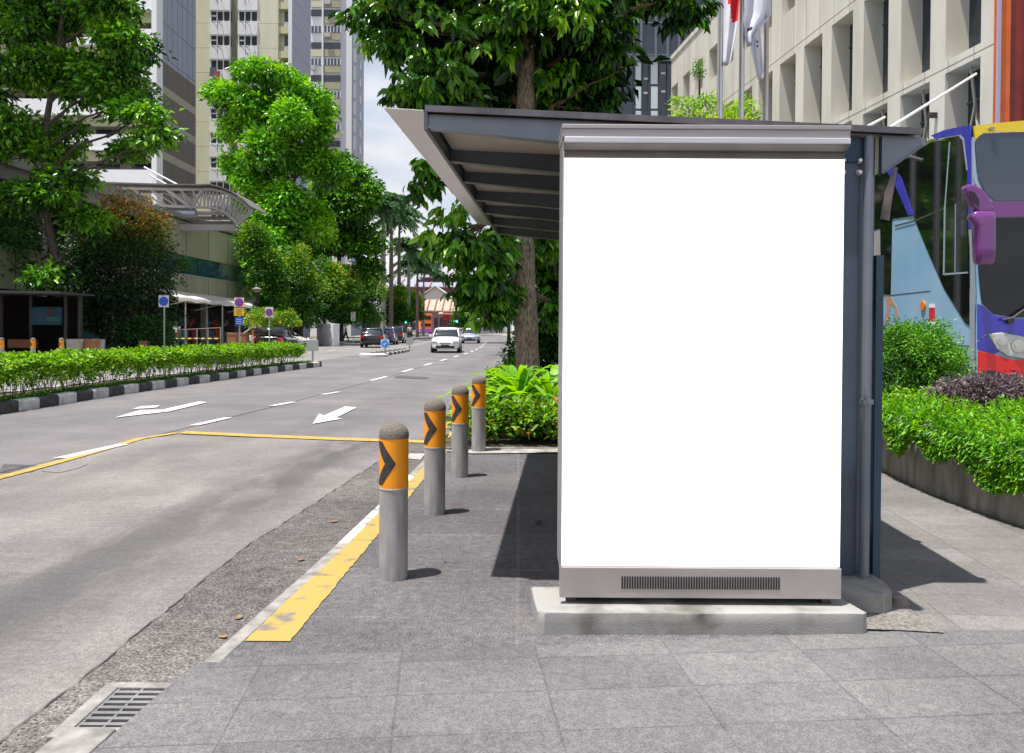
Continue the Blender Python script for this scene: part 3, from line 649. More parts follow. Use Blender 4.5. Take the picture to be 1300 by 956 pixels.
# creeper: cushions lying on the soil and hanging over the wall face
rng_ = np.random.default_rng(5); pos = []; dirs = []
def wallpt(y): return float(np.interp(y, [p[1] for p in wl], [p[0] for p in wl]))
NH = 46000
ys_ = 4.3 + (12.0 - 4.3) * rng_.random(NH) ** 1.25
hang = .16 + .15 * np.sin(ys_ * 3.1 + .7) ** 2 + .14 * np.sin(ys_ * 7.3) * np.sin(ys_ * 1.9) + .20 * np.clip((6.4 - ys_) / 1.2, 0, 1)
hang = np.clip(hang - .04, .05, .45)
q = rng_.random(NH); xw = np.array([wallpt(y) for y in ys_]); out = .04 + .09 * rng_.random(NH)
P3 = np.empty((NH, 3)); D3 = np.empty((NH, 3))
isH = q < .42
hz = rng_.random(NH) ** .8 * hang
P3[:, 1] = ys_; P3[:, 0] = np.where(isH, xw - out * (1 - .4 * hz / .5), xw + rng_.random(NH) ** 1.7 * 1.5 - .10)
lum = .07 * np.sin(P3[:, 0] * 6 + ys_ * 2) * np.sin(ys_ * 5.1) + .04 * np.sin(P3[:, 0] * 19 + ys_ * 13) * np.sin(ys_ * 23) + .12 * rng_.random(NH) ** 1.5
P3[:, 2] = np.where(isH, .58 - hz, .55 + .05 * np.clip((P3[:, 0] - xw) / .5, 0, 1) + lum)
D3[:, 0] = np.where(isH, -.7, -.25); D3[:, 1] = -.2; D3[:, 2] = np.where(isH, -.5, .45)
D3 += rng_.normal(size=(NH, 3)) * .45
cr = thing('creeper', 'bright green creeper spilling over the curved concrete planter wall', 'creeper', (3.8, 6.5, .46), kind='stuff')
cr2 = leafmesh('foliage', P3 - np.array([3.8, 6.5, .46]), D3, .048 * rng_.uniform(.5, 1.3, NH), .36, np.clip(.50 + .28 * rng_.normal(size=NH), 0, 1), lf_creep, cr, rng=rng_)
def bush(name, label, cat, c, r, nclus, nper, leaf, width, mat, seed=1, crad=.12, shape=4, hue=(.55, .28), stems=14, droop=.2, kind=None, group=None, extra=None, base=None, shell=.55):
    t = thing(name, label, cat, (c[0], c[1], base if base is not None else c[2] - r[2]), group=group, kind=kind)
    blobs = [(c[0], c[1], c[2], r[0], r[1], r[2])] + (extra or [])
    crown('foliage', blobs, nclus, nper, leaf, width, crad, mat, t, seed, shell=shell, droop=droop, shape=shape, hue=hue, low=.5)
    if stems:
        rr = random.Random(seed); mb = MB()
        for k in range(stems):
            a = rr.uniform(0, 2 * PI); e = rr.uniform(.3, .85)
            b_ = (c[0] + rr.uniform(-.15, .15) * r[0], c[1] + rr.uniform(-.15, .15) * r[1], (base if base is not None else c[2] - r[2]))
            tp = (c[0] + r[0] * e * math.cos(a), c[1] + r[1] * e * math.sin(a), c[2] + r[2] * rr.uniform(.0, .8))
            limbs(mb, b_, [tp], r[0] * .025 + .004, rr, 5, .003)
        mb.build('stems', M('twig', (.09, .06, .035), (.15, .11, .07), 12, .9), t, world=True)
    return t
pb = P(1165, 455, 9.2)
bush('round_shrub', 'rounded bright green shrub in the planter beside the bus front', 'shrub', (pb.x, 9.2, 1.02), (.44, .5, .46), 620, 34, .042, .42, lf_bush, 3, .085, base=.46, extra=[(pb.x - .25, 9.3, .95, .38, .4, .42), (pb.x + .18, 9.0, .85, .32, .4, .36)])
pp = P(1262, 490, 7.9)
bush('purple_shrub', 'low dark purple leaved shrub in front of the bus bumper', 'shrub', (pp.x + .1, 7.9, .72), (.62, .35, .20), 460, 28, .04, .5, lf_purp, 8, .09, base=.46, extra=[(pp.x + .9, 7.9, .74, .5, .35, .20), (pp.x - .25, 8.0, .68, .3, .3, .16)])

# ------------------------------------------------------------------ centre bed: shrubs, ferns
sheet('planting_bed', [(-.92, 9.08), (2.2, 9.08), (2.4, 13.5), (3.5, 13.5), (3.6, 24), (fR(24) + .1, 24), (fR(16) + .1, 16), (fR(12) + .1, 12)], .012, soil)
mb = MB(); mb.bx(-.86, 2.2, 9.03, 9.078, -.05, .02); mb.build('bed_edge', kg, kind='structure')
lf_gc = leafmat('leaf_groundcover', [(.10, .02, .012), (.03, .12, .012), (.12, .34, .02), (.34, .56, .04), (.50, .20, .04)], .3)
gc = thing('low_shrub_bed', 'low mass of green and reddish leaves at the end of the platform', 'ground cover', (.3, 9.6, .012), kind='stuff')
rg = random.Random(11); bl = []
for k in range(46):
    y = rg.uniform(9.25, 10.6); x = rg.uniform(fR(y) + .22, 2.1); bl.append((x, y, .18 + rg.uniform(0, .06), .28, .24, .20))
crown('foliage', bl, 1300, 15, .095, .42, .10, lf_gc, gc, 12, shell=.5, droop=.05, shape=4, hue=(.5, .30), low=.3)
lf_fern = leafmat('leaf_fern', [(.06, .20, .015), (.14, .36, .02), (.25, .50, .035)], .4)
def fern(loc, n, L, seed, label, mat=lf_fern, wid=.10):
    t = thing('fern', label, 'fern', loc, group='ferns at the foot of the tree'); r = random.Random(seed)
    me_v = []; F_ = []; rn = []
    for k in range(n):
        a = 2 * PI * k / n + r.uniform(-.25, .25); l = L * r.uniform(.7, 1.1); el = r.uniform(.55, 1.4); w_ = wid * r.uniform(.8, 1.2); o = len(me_v); S = 7
        rv = r.uniform(.2, 1)
        for i in range(S + 1):
            s_ = i / S; rad = l * s_ * math.cos(el) * (1 + .3 * s_); z = l * s_ * math.sin(el) - .55 * l * s_ ** 2.2
            ww = w_ * math.sin(PI * min(1, .12 + .88 * s_)) ** .7 * (1 if i < S else .05) * .5 + .004
            c = Vector((rad * math.cos(a), rad * math.sin(a), z + .03)); sd_ = Vector((-math.sin(a), math.cos(a), 0))
            jit = .012 * math.sin(i * 3 + k)
            me_v += [c - sd_ * ww + Vector((0, 0, .3 * ww + jit)), c, c + sd_ * ww + Vector((0, 0, .3 * ww - jit))]; rn += [rv] * 3
        for i in range(S):
            q_ = o + 3 * i; F_ += [(q_, q_ + 1, q_ + 4, q_ + 3), (q_ + 1, q_ + 2, q_ + 5, q_ + 4)]
    me = bpy.data.meshes.new('fronds'); me.from_pydata([tuple(v) for v in me_v], [], F_); me.update(); me.materials.append(mat)
    at = me.attributes.new('rnd', 'FLOAT', 'POINT'); at.data.foreach_set('value', np.array(rn, np.float32))
    for p_ in me.polygons: p_.use_smooth = True
    o_ = bpy.data.objects.new('fronds', me); COL.objects.link(o_); o_.parent = t
    return t
fern((.10, 10.9, .30), 30, 1.3, 1, 'strap leaved fern in front of the tree trunk, left one')
fern((.55, 10.8, .28), 28, 1.25, 2, 'strap leaved fern in front of the tree trunk, against the white panel')
fern((.0, 12.0, .35), 30, .95, 3, 'upright fern at the road side of the tree trunk', wid=.07)
fern((.95, 11.2, .25), 22, .9, 4, 'fern mostly hidden behind the white panel')
fern((-.05, 10.4, .2), 18, .6, 5, 'small bright fern behind the farthest bollard', wid=.12)
bush('leafy_shrub', 'dark green leafy shrub right of the tree trunk', 'shrub', (.95, 15.2, .75), (.9, .8, .75), 340, 24, .12, .45, lf_bush, 21, .16, hue=(.25, .25), base=.01)
bush('leafy_shrub', 'green shrub at the kerb behind the upright fern', 'shrub', (.05, 14.2, .35), (.45, 1.0, .35), 260, 22, .09, .4, lf_bush, 22, .12, hue=(.5, .25), base=.01)
# ------------------------------------------------------------------ big tree behind the shelter
bark = M('bark', (.10, .068, .048), (.36, .275, .20), 14, .95, bump=.9, bscale=30, stretch=(3, 3, .8), detail=9)
bark2 = M('bark_dark', (.045, .035, .028), (.10, .08, .06), 6, .95, bump=.6, bscale=14)
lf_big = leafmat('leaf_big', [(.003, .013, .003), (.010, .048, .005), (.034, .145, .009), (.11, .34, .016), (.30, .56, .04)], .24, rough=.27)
YT = 13.0
def bpx(px, py, rx, ry, Y, rd, s=None):
    c = P(px, py, Y); s = FPX / Y; return (c.x, Y, c.z, rx / s, rd, ry / s)
rr = random.Random(4)
bt = thing('roadside_tree', 'large leafy tree with pale brown trunk rising behind the bus shelter', 'tree', (P(671, 500, YT).x, YT, 0))
tp = [(P(x, y, YT).x, YT, P(x, y, YT).z) for x, y in ((676, 540), (671, 487), (668, 420), (664, 303), (666, 200), (668, 100), (672, 20), (676, -60))]
mb = MB(); pts = []
for i in range(len(tp) - 1):
    for k in range(4): pts.append(Vector(tp[i]).lerp(Vector(tp[i + 1]), k / 4))
rads = [.27 - .0 * i if False else .26 * (1 - i / len(pts)) ** .35 * (1 + .03 * math.sin(i * 1.7)) for i in range(len(pts))]
rads = [max(.07, r * .82) for r in rads]; rads[0] = .29; rads[1] = .24
mb.tube(pts, rads, 18); mb.build('trunk', bark, bt, smooth='all', world=True)
big = [bpx(600, 45, 95, 60, 13.2, 1.5), bpx(695, 40, 92, 70, 13.0, 1.8), bpx(748, 60, 52, 80, 13.4, 1.3), bpx(570, 116, 52, 34, 12.4, 1.0), bpx(640, 110, 90, 50, 13.6, 1.5),
       bpx(732, 120, 56, 45, 13.4, 1.3), bpx(508, 16, 46, 24, 12.4, .8), bpx(845, 2, 48, 24, 12.8, .7), bpx(640, -60, 150, 80, 13.4, 2.2), bpx(760, -90, 110, 80, 13.4, 2.2), bpx(520, -40, 80, 50, 13, 1.3),
       bpx(620, 255, 40, 40, 13.4, .8), bpx(628, 325, 46, 42, 13.2, .9), bpx(612, 362, 34, 24, 12.8, .6), bpx(705, 340, 48, 60, 14.8, .9), bpx(720, 250, 80, 80, 15, 1.2), bpx(582, 302, 24, 14, 12.8, .4), bpx(545, 232, 20, 22, 12.8, .4), bpx(705, 420, 32, 36, 16.5, .8), bpx(650, 180, 60, 50, 14.5, 1.0), bpx(560, 318, 14, 10, 12.8, .3), bpx(632, 392, 18, 12, 12.8, .3)]
crown('foliage', big, 1750, 15, .22, .36, .20, lf_big, bt, 31, shell=.75, droop=.75, shape=6, hue=(.58, .32), low=1.1, fold=.3, lobes=8, lsz=.40, whorl=True)
hang = [bpx(615, 335, 50, 46, 13.1, .8), bpx(585, 318, 34, 26, 12.8, .5), bpx(600, 372, 38, 26, 12.7, .5), bpx(640, 385, 30, 26, 13.2, .6), bpx(556, 305, 18, 14, 12.8, .35), bpx(625, 410, 18, 14, 12.8, .3), bpx(640, 318, 40, 24, 13.2, .7), bpx(700, 330, 34, 40, 14.2, .7), bpx(702, 400, 30, 40, 15.2, .7)]
crown('hanging_foliage', hang, 300, 15, .21, .36, .20, lf_big, bt, 33, shell=.5, droop=.9, shape=6, hue=(.56, .32), low=1.1, lobes=3, lsz=.5, whorl=True)
spray = [bpx(462, 22, 26, 16, 12.4, .5), bpx(500, 55, 30, 18, 12.4, .5), bpx(520, 112, 30, 22, 12.3, .5), bpx(540, 75, 24, 16, 12.3, .4), bpx(545, 215, 18, 16, 12.8, .3), bpx(535, 240, 12, 14, 12.8, .3), bpx(575, 268, 22, 20, 12.9, .4), bpx(868, 8, 30, 12, 12.8, .5)]
crown('outer_sprays', spray, 130, 15, .19, .38, .17, lf_big, bt, 34, shell=.4, droop=.9, shape=6, hue=(.55, .30), low=1.1, whorl=True)
# inner leaves close the heart of the crown; their dark colour paints its shade
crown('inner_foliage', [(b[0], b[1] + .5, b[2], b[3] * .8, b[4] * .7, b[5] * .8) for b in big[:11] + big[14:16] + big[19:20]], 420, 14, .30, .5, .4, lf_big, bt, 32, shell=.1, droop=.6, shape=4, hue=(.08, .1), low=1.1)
mb = MB(); tops = [(b[0], b[1], b[2]) for b in big]
for b in big:
    t = Vector((b[0], b[1], b[2])); zb = min(t.z - .6, 7.0) if t.z > 4 else t.z + .7
    base_ = None
    for k in range(len(tp) - 1):
        if tp[k][2] <= zb <= tp[k + 1][2]: base_ = Vector(tp[k]).lerp(Vector(tp[k + 1]), (zb - tp[k][2]) / (tp[k + 1][2] - tp[k][2]))
    if base_ is None: base_ = Vector(tp[4])
    limbs(mb, base_, [t], .07, rr, 7, .015)
    for k in range(3): limbs(mb, t.lerp(base_, .4), [t + Vector((rr.uniform(-1, 1) * b[3], rr.uniform(-1, 1) * b[4], rr.uniform(-.8, .8) * b[5])) * .85], .022, rr, 5, .005)
mb.build('branches', M('branch_red', (.10, .055, .035), (.18, .11, .07), 8, .9), bt, world=True, smooth='all')

# ------------------------------------------------------------------ generic street trees
def tree(name, label, Y, base_px, trunk, blobs, nclus, nper, leaf, mat, seed, crad=.5, tr=.25, group=None, shell=.6, hue=(.45, .3), droop=.35, cat='tree', tipfn=None, width=.5, ground=None, low=.8, bk=None, lobes=0, lsz=.42):
    g = ZR(Y) + .15 if ground is None else ground
    s = FPX / Y
    t = thing(name, label, cat, (P(base_px, 430, Y).x, Y, g), group=group); r = random.Random(seed)
    path = [Vector((P(base_px, 430, Y).x, Y, g - .1))] + [P(x, y, Y) for x, y in trunk]
    pp = []
    for i in range(len(path) - 1):
        for k in range(3): pp.append(path[i].lerp(path[i + 1], k / 3))
    pp.append(path[-1]); n = len(pp)
    mb = MB(); mb.tube(pp, [max(.05, tr * (1 - .75 * i / n)) * (1.25 if i == 0 else 1) for i in range(n)], 10)
    mb.build('trunk', bk or bark2, t, world=True, smooth='all')
    bl = [bpx(*b[:4], Y + b[4], b[5]) for b in blobs]
    mb = MB()
    for b in bl:
        c = Vector(b[:3]); k = min(range(n), key=lambda i: abs(pp[i].z - (c.z - .35 * abs(c.x - pp[i].x) - .8)))
        limbs(mb, pp[k], [c], tr * .38, r, 6, tr * .08)
        for q in range(3): limbs(mb, c.lerp(pp[k], .35), [c + Vector((r.uniform(-1, 1) * b[3], r.uniform(-1, 1) * b[4], r.uniform(-.7, .8) * b[5])) * .8], tr * .15, r, 4, tr * .04)
    mb.build('branches', bk or bark2, t, world=True)
    crown('foliage', bl, nclus, nper, leaf, width, crad, mat, t, seed, shell=shell, droop=droop, hue=hue, tipfn=tipfn, low=low, lobes=lobes, lsz=lsz)
    return t
lf_med = leafmat('leaf_medium', [(.004, .02, .004), (.014, .075, .006), (.05, .20, .010), (.13, .39, .018), (.30, .56, .035)], .26, rough=.3)
lf_dk = leafmat('leaf_dark', [(.008, .035, .008), (.02, .085, .015), (.05, .17, .025), (.10, .28, .035)], .25)
tree('street_tree', 'tall open crowned tree on the far left beyond the hedge', 33, 62, [(72, 335), (55, 250), (58, 160), (75, 60), (85, -40)],
     [(20, 30, 55, 55, 0, 1.6), (110, 40, 60, 48, 1, 1.6), (165, 60, 40, 40, 0, 1.2), (60, 110, 55, 45, 0, 1.6), (130, 110, 48, 38, 0, 1.3), (180, 150, 32, 30, -1, 1.0), (200, 178, 28, 22, -1, .8), (150, 130, 34, 30, 0, 1),
      (15, 190, 45, 42, 0, 1.4), (80, 190, 40, 34, 1, 1.2), (85, 240, 48, 28, 0, 1.2), (30, 260, 50, 30, 0, 1.3), (158, 200, 32, 14, 0, .8), (100, 290, 34, 30, 0, 1.0), (-50, 120, 60, 150, 0, 2.2), (60, -60, 110, 60, 0, 2.4), (60, 352, 28, 18, -1, .7), (150, 20, 36, 30, 0, 1)],
     2500, 22, .28, lf_med, 41, crad=.36, tr=.21, shell=.7, hue=(.56, .32), lobes=7, lsz=.36)
def orange_tip(pos, rr_, rng, rnd):
    z = pos[:, 2]; k = np.clip((z - np.percentile(z, 55)) / (z.max() - np.percentile(z, 55)) * 1.6, 0, 1)
    return np.clip(rnd * .55 + k * rng.random(len(z)) * 1.0, 0, 1)
lf_or = leafmat('leaf_orange_tip', [(.004, .015, .004), (.012, .05, .008), (.05, .14, .012), (.36, .32, .02), (.58, .22, .015)], .25)
tree('topiary_tree', 'dark columnar tree with orange new leaves at its top beside the building canopy', 36, 165, [(165, 380), (165, 300)],
     [(165, 290, 40, 40, 0, 1.3), (160, 350, 55, 62, 0, 1.8), (165, 405, 52, 40, 0, 1.6), (120, 380, 42, 60, 1, 1.5), (190, 330, 24, 50, 0, 1), (130, 330, 38, 50, 1, 1.5)], 1100, 22, .16, lf_or, 42, crad=.4, tr=.2, shell=.75, hue=(.35, .3), tipfn=orange_tip)
lf_fi = leafmat('leaf_ficus', [(.005, .025, .004), (.015, .09, .007), (.05, .22, .010), (.20, .38, .018), (.66, .50, .02)], .3)
def gold_tip(pos, rr_, rng, rnd):
    z = pos[:, 2]; x = pos[:, 0]; k = np.clip((z - z.min()) / (z.max() - z.min()), 0, 1) ** 2; e = np.clip((x - x.mean()) / (x.max() - x.mean()), 0, 1)
    return np.clip(rnd * .72 + (.22 * k + .5 * k * e) * rng.uniform(.4, 1.4, len(z)), 0, 1)
fic = [(330, 52, [(324, 314, 17, 28, 0, 1.2), (341, 352, 14, 34, 0, 1.2), (346, 392, 16, 30, 0, 1.2)], 'yellow tipped clipped tree just right of the canopy end'),
       (382, 62, [(388, 352, 24, 40, 0, 1.7), (386, 398, 24, 30, 0, 1.6), (365, 385, 24, 40, 0, 1.6)], 'widest clipped columnar tree, under the large bright crown'),
       (412, 73, [(412, 362, 18, 36, 0, 1.4), (412, 400, 17, 24, 0, 1.3)], 'clipped columnar tree standing left of the white utility wall'),
       (434, 76, [(434, 370, 14, 28, 0, 1.3), (435, 402, 13, 20, 0, 1.2)], 'narrow clipped columnar tree right behind the white utility wall'),
       (462, 88, [(460, 370, 20, 26, 0, 1.7), (464, 402, 19, 20, 0, 1.7)], 'gold topped clipped tree left of the pale palm trunk'),
       (500, 106, [(500, 380, 17, 20, 0, 1.8), (504, 403, 18, 17, 0, 1.8)], 'clipped tree directly right of the pale palm trunk'),
       (522, 125, [(519, 386, 12, 16, 0, 1.8), (522, 406, 11, 12, 0, 1.7)], 'farthest and smallest of the clipped columnar trees')]
for i, (px, Y, bl, lab) in enumerate(fic):
    s = 40.0 / Y
    tree('clipped_tree', lab, Y, px, [(px, 400), (px, bl[0][1])], bl, int(560 + 6000 / Y), 20, .12 + .0018 * Y, lf_fi, 50 + i, crad=.32 + .002 * Y, tr=.2, shell=.85, hue=(.50, .3), tipfn=gold_tip, lobes=7, lsz=.5, group='clipped columnar trees along the far pavement')
lf_br = leafmat('leaf_bright', [(.006, .035, .004), (.025, .13, .007), (.09, .34, .012), (.20, .52, .02), (.36, .66, .035)], .28, rough=.3)
tree('street_tree', 'large bright green crowned tree in front of the beige apartment tower', 66, 378, [(378, 330), (372, 230), (368, 150)],
     [(335, 106, 32, 22, 0, 2.0), (292, 122, 28, 16, 0, 1.6), (270, 118, 14, 10, 0, .8), (374, 118, 26, 20, 0, 1.8), (403, 142, 22, 24, 0, 1.6), (322, 150, 34, 26, 0, 2.2), (368, 165, 34, 28, -1, 2.4), (296, 165, 20, 18, 0, 1.4), (412, 180, 20, 24, 0, 1.6), (335, 200, 32, 26, -1, 2.2), (385, 215, 36, 28, 0, 2.4), (304, 215, 16, 18, 0, 1.2), (330, 245, 28, 26, -1, 2.0), (378, 262, 34, 28, -1, 2.4), (350, 290, 36, 28, -2, 2.2), (348, 325, 36, 36, -4, 1.8), (352, 368, 32, 34, -4, 1.6), (422, 225, 16, 18, 0, 1.4), (316, 272, 18, 18, 0, 1.2), (402, 296, 30, 26, 0, 2)],
     2200, 22, .42, lf_br, 61, crad=.6, tr=.4, shell=.8, hue=(.58, .30), lobes=6, lsz=.44)
tree('street_tree', 'darker green tree between the bright crowned tree and the royal palms', 78, 430, [(430, 350), (432, 280)],
     [(425, 225, 30, 24, 0, 2.2), (448, 245, 26, 28, 0, 2.2), (460, 275, 26, 30, 0, 2.2), (430, 280, 36, 36, 0, 2.6), (465, 310, 18, 22, 0, 1.6), (440, 320, 36, 26, 0, 2.4), (405, 318, 34, 28, 0, 2.4), (470, 345, 16, 14, 0, 1.5), (415, 260, 26, 34, 0, 2), (470, 250, 12, 14, 0, 1.0)],
     1300, 20, .46, lf_med, 62, crad=.7, tr=.35, shell=.75, hue=(.52, .30), lobes=6, lsz=.42)
# ------------------------------------------------------------------ royal palms
lf_palm = leafmat('leaf_palm', [(.015, .06, .025), (.04, .14, .05), (.10, .26, .08), (.20, .40, .12)], .25)
pbk = M('palm_trunk', (.26, .22, .19), (.42, .37, .33), 3, .9, stretch=(1, 1, 4))
pbr = M('palm_trunk_brown', (.16, .10, .08), (.24, .17, .14), 3, .9, stretch=(1, 1, 4))
def palm(px, ptop, Y, lab, r=.26, L=4.2, seed=1, bk=None):
    g = ZR(Y) + .15; top = P(px, ptop, Y); t = thing('royal_palm', lab, 'palm', (top.x, Y, g), group='royal palms at the bend of the street'); H_ = top.z - g
    MB().lathe([(r * 1.3, -.2), (r * 1.05, H_ * .06), (r * .9, H_ * .3), (r, H_ * .5), (r * .72, H_ * .8), (r * .6, H_ * .84)], 12).build('trunk', bk or pbk, t, smooth=True)
    MB().lathe([(r * .6, H_ * .84), (r * .62, H_ * .88), (r * .35, H_)], 10).build('crownshaft', M('crownshaft', (.10, .20, .07), (.14, .26, .09), 3, .5), t, smooth=True)
    rng = np.random.default_rng(seed); po = []; di = []; si = []
    mb = MB()
    for k in range(28):
        a = 2 * PI * k / 28 * 3 + rng.uniform(-.2, .2); el = rng.uniform(.0, 1.5); l = L * rng.uniform(.8, 1.05); S = 12; pts = []
        for i in range(S + 1):
            s_ = i / S; rad = l * s_ * math.cos(el * (1 - .3 * s_)); z = l * (s_ * math.sin(el) - .62 * s_ ** 2.3)
            pts.append(Vector((rad * math.cos(a), rad * math.sin(a), H_ + z)))
        mb.tube(pts, [.045 * (1 - .8 * i / S) for i in range(S + 1)], 4)
        for i in range(2, S + 1):
            d = (pts[i] - pts[i - 1]).normalized(); sdv = Vector((-math.sin(a), math.cos(a), 0))
            for sg in (-1, 1):
                for q in range(6):
                    p_ = pts[i - 1].lerp(pts[i], q / 6); po.append(p_); v = d * .6 + sdv * sg * .9 + Vector((0, 0, rng.uniform(-.9, .25))); di.append(v); si.append(L * .22 * (1 - .4 * abs(i / S - .4)) * rng.uniform(.8, 1.1))
    mb.build('frond_ribs', lf_palm, t)
    leafmesh('fronds', np.array(po), np.array(di), np.array(si), .16, np.clip(.45 + .3 * rng.normal(size=len(po)), 0, 1), lf_palm, t, shape=4, rng=rng)
palm(487, 268, 92, 'tallest royal palm with pale grey trunk left of the group', .30, 4.3, 1)
palm(497, 266, 100, 'royal palm just behind the tallest pale trunked palm', .28, 4.2, 2, pbr)
palm(507, 280, 106, 'brown trunked royal palm in the middle of the group', .26, 4.2, 3, pbr)
palm(519, 318, 112, 'lower royal palm right of the brown trunked one', .26, 4.0, 4)
palm(530, 338, 122, 'shorter palm with drooping dark fronds near the shophouse roofs', .24, 4.4, 5, pbr)
palm(538, 345, 140, 'farthest small palm in front of the red windowed building', .22, 4.4, 6)

# ------------------------------------------------------------------ median hedge
front = [(-7.95, -8), (-8.15, 5), (-8.42, 10), (-8.52, 13), (-8.55, 16.6), (-8.40, 20), (-8.05, 25.5), (-7.6, 29), (-7.35, 30.4), (-7.42, 31.1), (-7.75, 31.5), (-8.2, 31.3), (-8.6, 30), (-9.3, 25.5), (-9.75, 20), (-9.95, 16), (-9.95, 10), (-9.7, 5), (-9.4, -8)]
kbk = M('kerb_black', (.022, .022, .026), (.06, .06, .062), 8, .7); kwh = M('kerb_whitewash', (.36, .36, .36), (.62, .62, .62), 6, .75, lo=.3, hi=.6)
def island(name, outline, zt, seg=.62, w=.16):
    # resample
    P_ = [Vector((x, y, 0)) for x, y in outline]; pts = []; 
    L_ = [0]
    for a, b in zip(P_, P_[1:]): L_.append(L_[-1] + (b - a).length)
    n = int(L_[-1] / seg); mb = MB()
    def at_(s):
        for i in range(len(L_) - 1):
            if s <= L_[i + 1] + 1e-6: return P_[i].lerp(P_[i + 1], (s - L_[i]) / (L_[i + 1] - L_[i]))
        return P_[-1]
    q = [at_(L_[-1] * i / n) for i in range(n + 1)]; cen = Vector((sum(p.x for p in q) / len(q), sum(p.y for p in q) / len(q), 0))
    nor = []
    for i in range(n + 1):
        t = (q[min(i + 1, n)] - q[max(i - 1, 0)]).normalized(); nn = Vector((-t.y, t.x, 0)); nor.append(nn)
    for i in range(n):
        mb.mat(i % 2); a, b = q[i], q[i].lerp(q[i + 1], .985); na, nb = nor[i], nor[i + 1]
        z = lambda p: zg(p.y)
        def V(p, nn, o, zz): return (p.x + nn.x * o, p.y + nn.y * o, zz + z(p))
        mb.loft([[V(p, nn, 0, -.2), V(p, nn, .0, zt - .04), V(p, nn, .02, zt - .01), V(p, nn, .05, zt), V(p, nn, w, zt), V(p, nn, w, -.2)] for p, nn in ((a, na), (b, nb))])
    mb.build(name, [kbk, kwh], kind='structure')
    ins = [(p.x + nn.x * (w + .005), p.y + nn.y * (w + .005)) for p, nn in zip(q, nor)]
    mb = MB(); mb.add([(x, y, zt - .02 + zg(y)) for x, y in ins], [tuple(range(len(ins)))]); o = mb.build('median_soil', soil, kind='structure')
    if o.data.polygons[0].normal.z < 0: o.data.flip_normals()
island('median_kerb', front, .10)
lf_hd = leafmat('leaf_hedge', [(.015, .065, .004), (.07, .22, .008), (.20, .46, .012), (.40, .64, .03)], .35)
hg = thing('hedge', 'long low clipped hedge on the striped median kerb', 'hedge', (-9.2, 18, .1))
rng_ = np.random.default_rng(9); NHG = 50000
yy_ = 8 + (29.6 - 8) * rng_.random(NHG) ** 1.25; hx = np.interp(yy_, [8, 13, 17, 20, 25.5, 28, 29.6], [-9.15, -9.2, -9.22, -9.05, -8.65, -8.4, -8.2])
u_ = rng_.random(NHG); top = u_ < .45
hh = .60 + .035 * np.sin(yy_ * 2.3) + .03 * np.sin(yy_ * 5.7) + .02 * rng_.normal(size=NHG)
Ph = np.empty((NHG, 3)); Ph[:, 1] = yy_; Ph[:, 0] = np.where(top, hx + rng_.uniform(-.42, .42, NHG), hx + .40 + .07 * rng_.normal(size=NHG))
fz = rng_.random(NHG) ** .42
Ph[:, 2] = np.where(top, .16 + hh + .02 * rng_.normal(size=NHG), .16 + hh * fz) + np.array([zg(y) for y in yy_])
keep = (top) | (np.sin(yy_ * 9) * np.sin(yy_ * 3.3 + 1) + (fz - .32) * 3.2 > -.2 + .8 * rng_.random(NHG) - .4)
Ph = Ph[keep]; top = top[keep]; n_ = len(Ph)
Dh = rng_.normal(size=(n_, 3)) * .55; Dh[:, 2] += np.where(top, .8, .3); Dh[:, 0] += np.where(top, 0, .7)
leafmesh('foliage', Ph - np.array([-9.2, 18, .1]), Dh, .075 * rng_.uniform(.6, 1.3, n_), .6, np.clip(.52 + .25 * rng_.normal(size=n_), 0, 1), lf_hd, hg, rng=rng_)
mb = MB(); r = random.Random(2)
for k in range(560):
    y = 8.2 + 21.2 * r.random() ** 1.3; x = float(np.interp(y, [8, 13, 17, 20, 25.5, 28, 29.6], [-9.15, -9.2, -9.22, -9.05, -8.65, -8.4, -8.2])) + r.uniform(-.3, .34)
    mb.tube([(x, y, .06 + zg(y)), (x + r.uniform(-.09, .09), y + r.uniform(-.14, .14), .32 + zg(y)), (x + r.uniform(-.2, .2), y + r.uniform(-.32, .32), .66 + zg(y))], [.008, .006, .003], 4)
mb.build('stems', M('stem_brown', (.07, .045, .035), (.13, .09, .07), 10, .9), hg, world=True)
mgs = thing('median_grass', 'low green ground cover along the foot of the median hedge', 'ground cover', (-8.8, 18, .1), kind='stuff')
NG = 9000; yg = 8 + 22.5 * rng_.random(NG) ** 1.2; xg = np.interp(yg, [8, 13, 17, 20, 25.5, 28, 30.5], [-8.35, -8.52, -8.56, -8.4, -8.05, -7.75, -7.55]) - .19 - .30 * rng_.random(NG)
Pg = np.stack([xg, yg, np.array([.08 + zg(y) for y in yg])], 1); Dg = rng_.normal(size=(NG, 3)) * .5; Dg[:, 2] += .8
leafmesh('foliage', Pg - np.array([-8.8, 18, .1]), Dg, .07 * rng_.uniform(.6, 1.3, NG), .4, np.clip(.35 + .2 * rng_.normal(size=NG), 0, 1), lf_bush, mgs, rng=rng_)
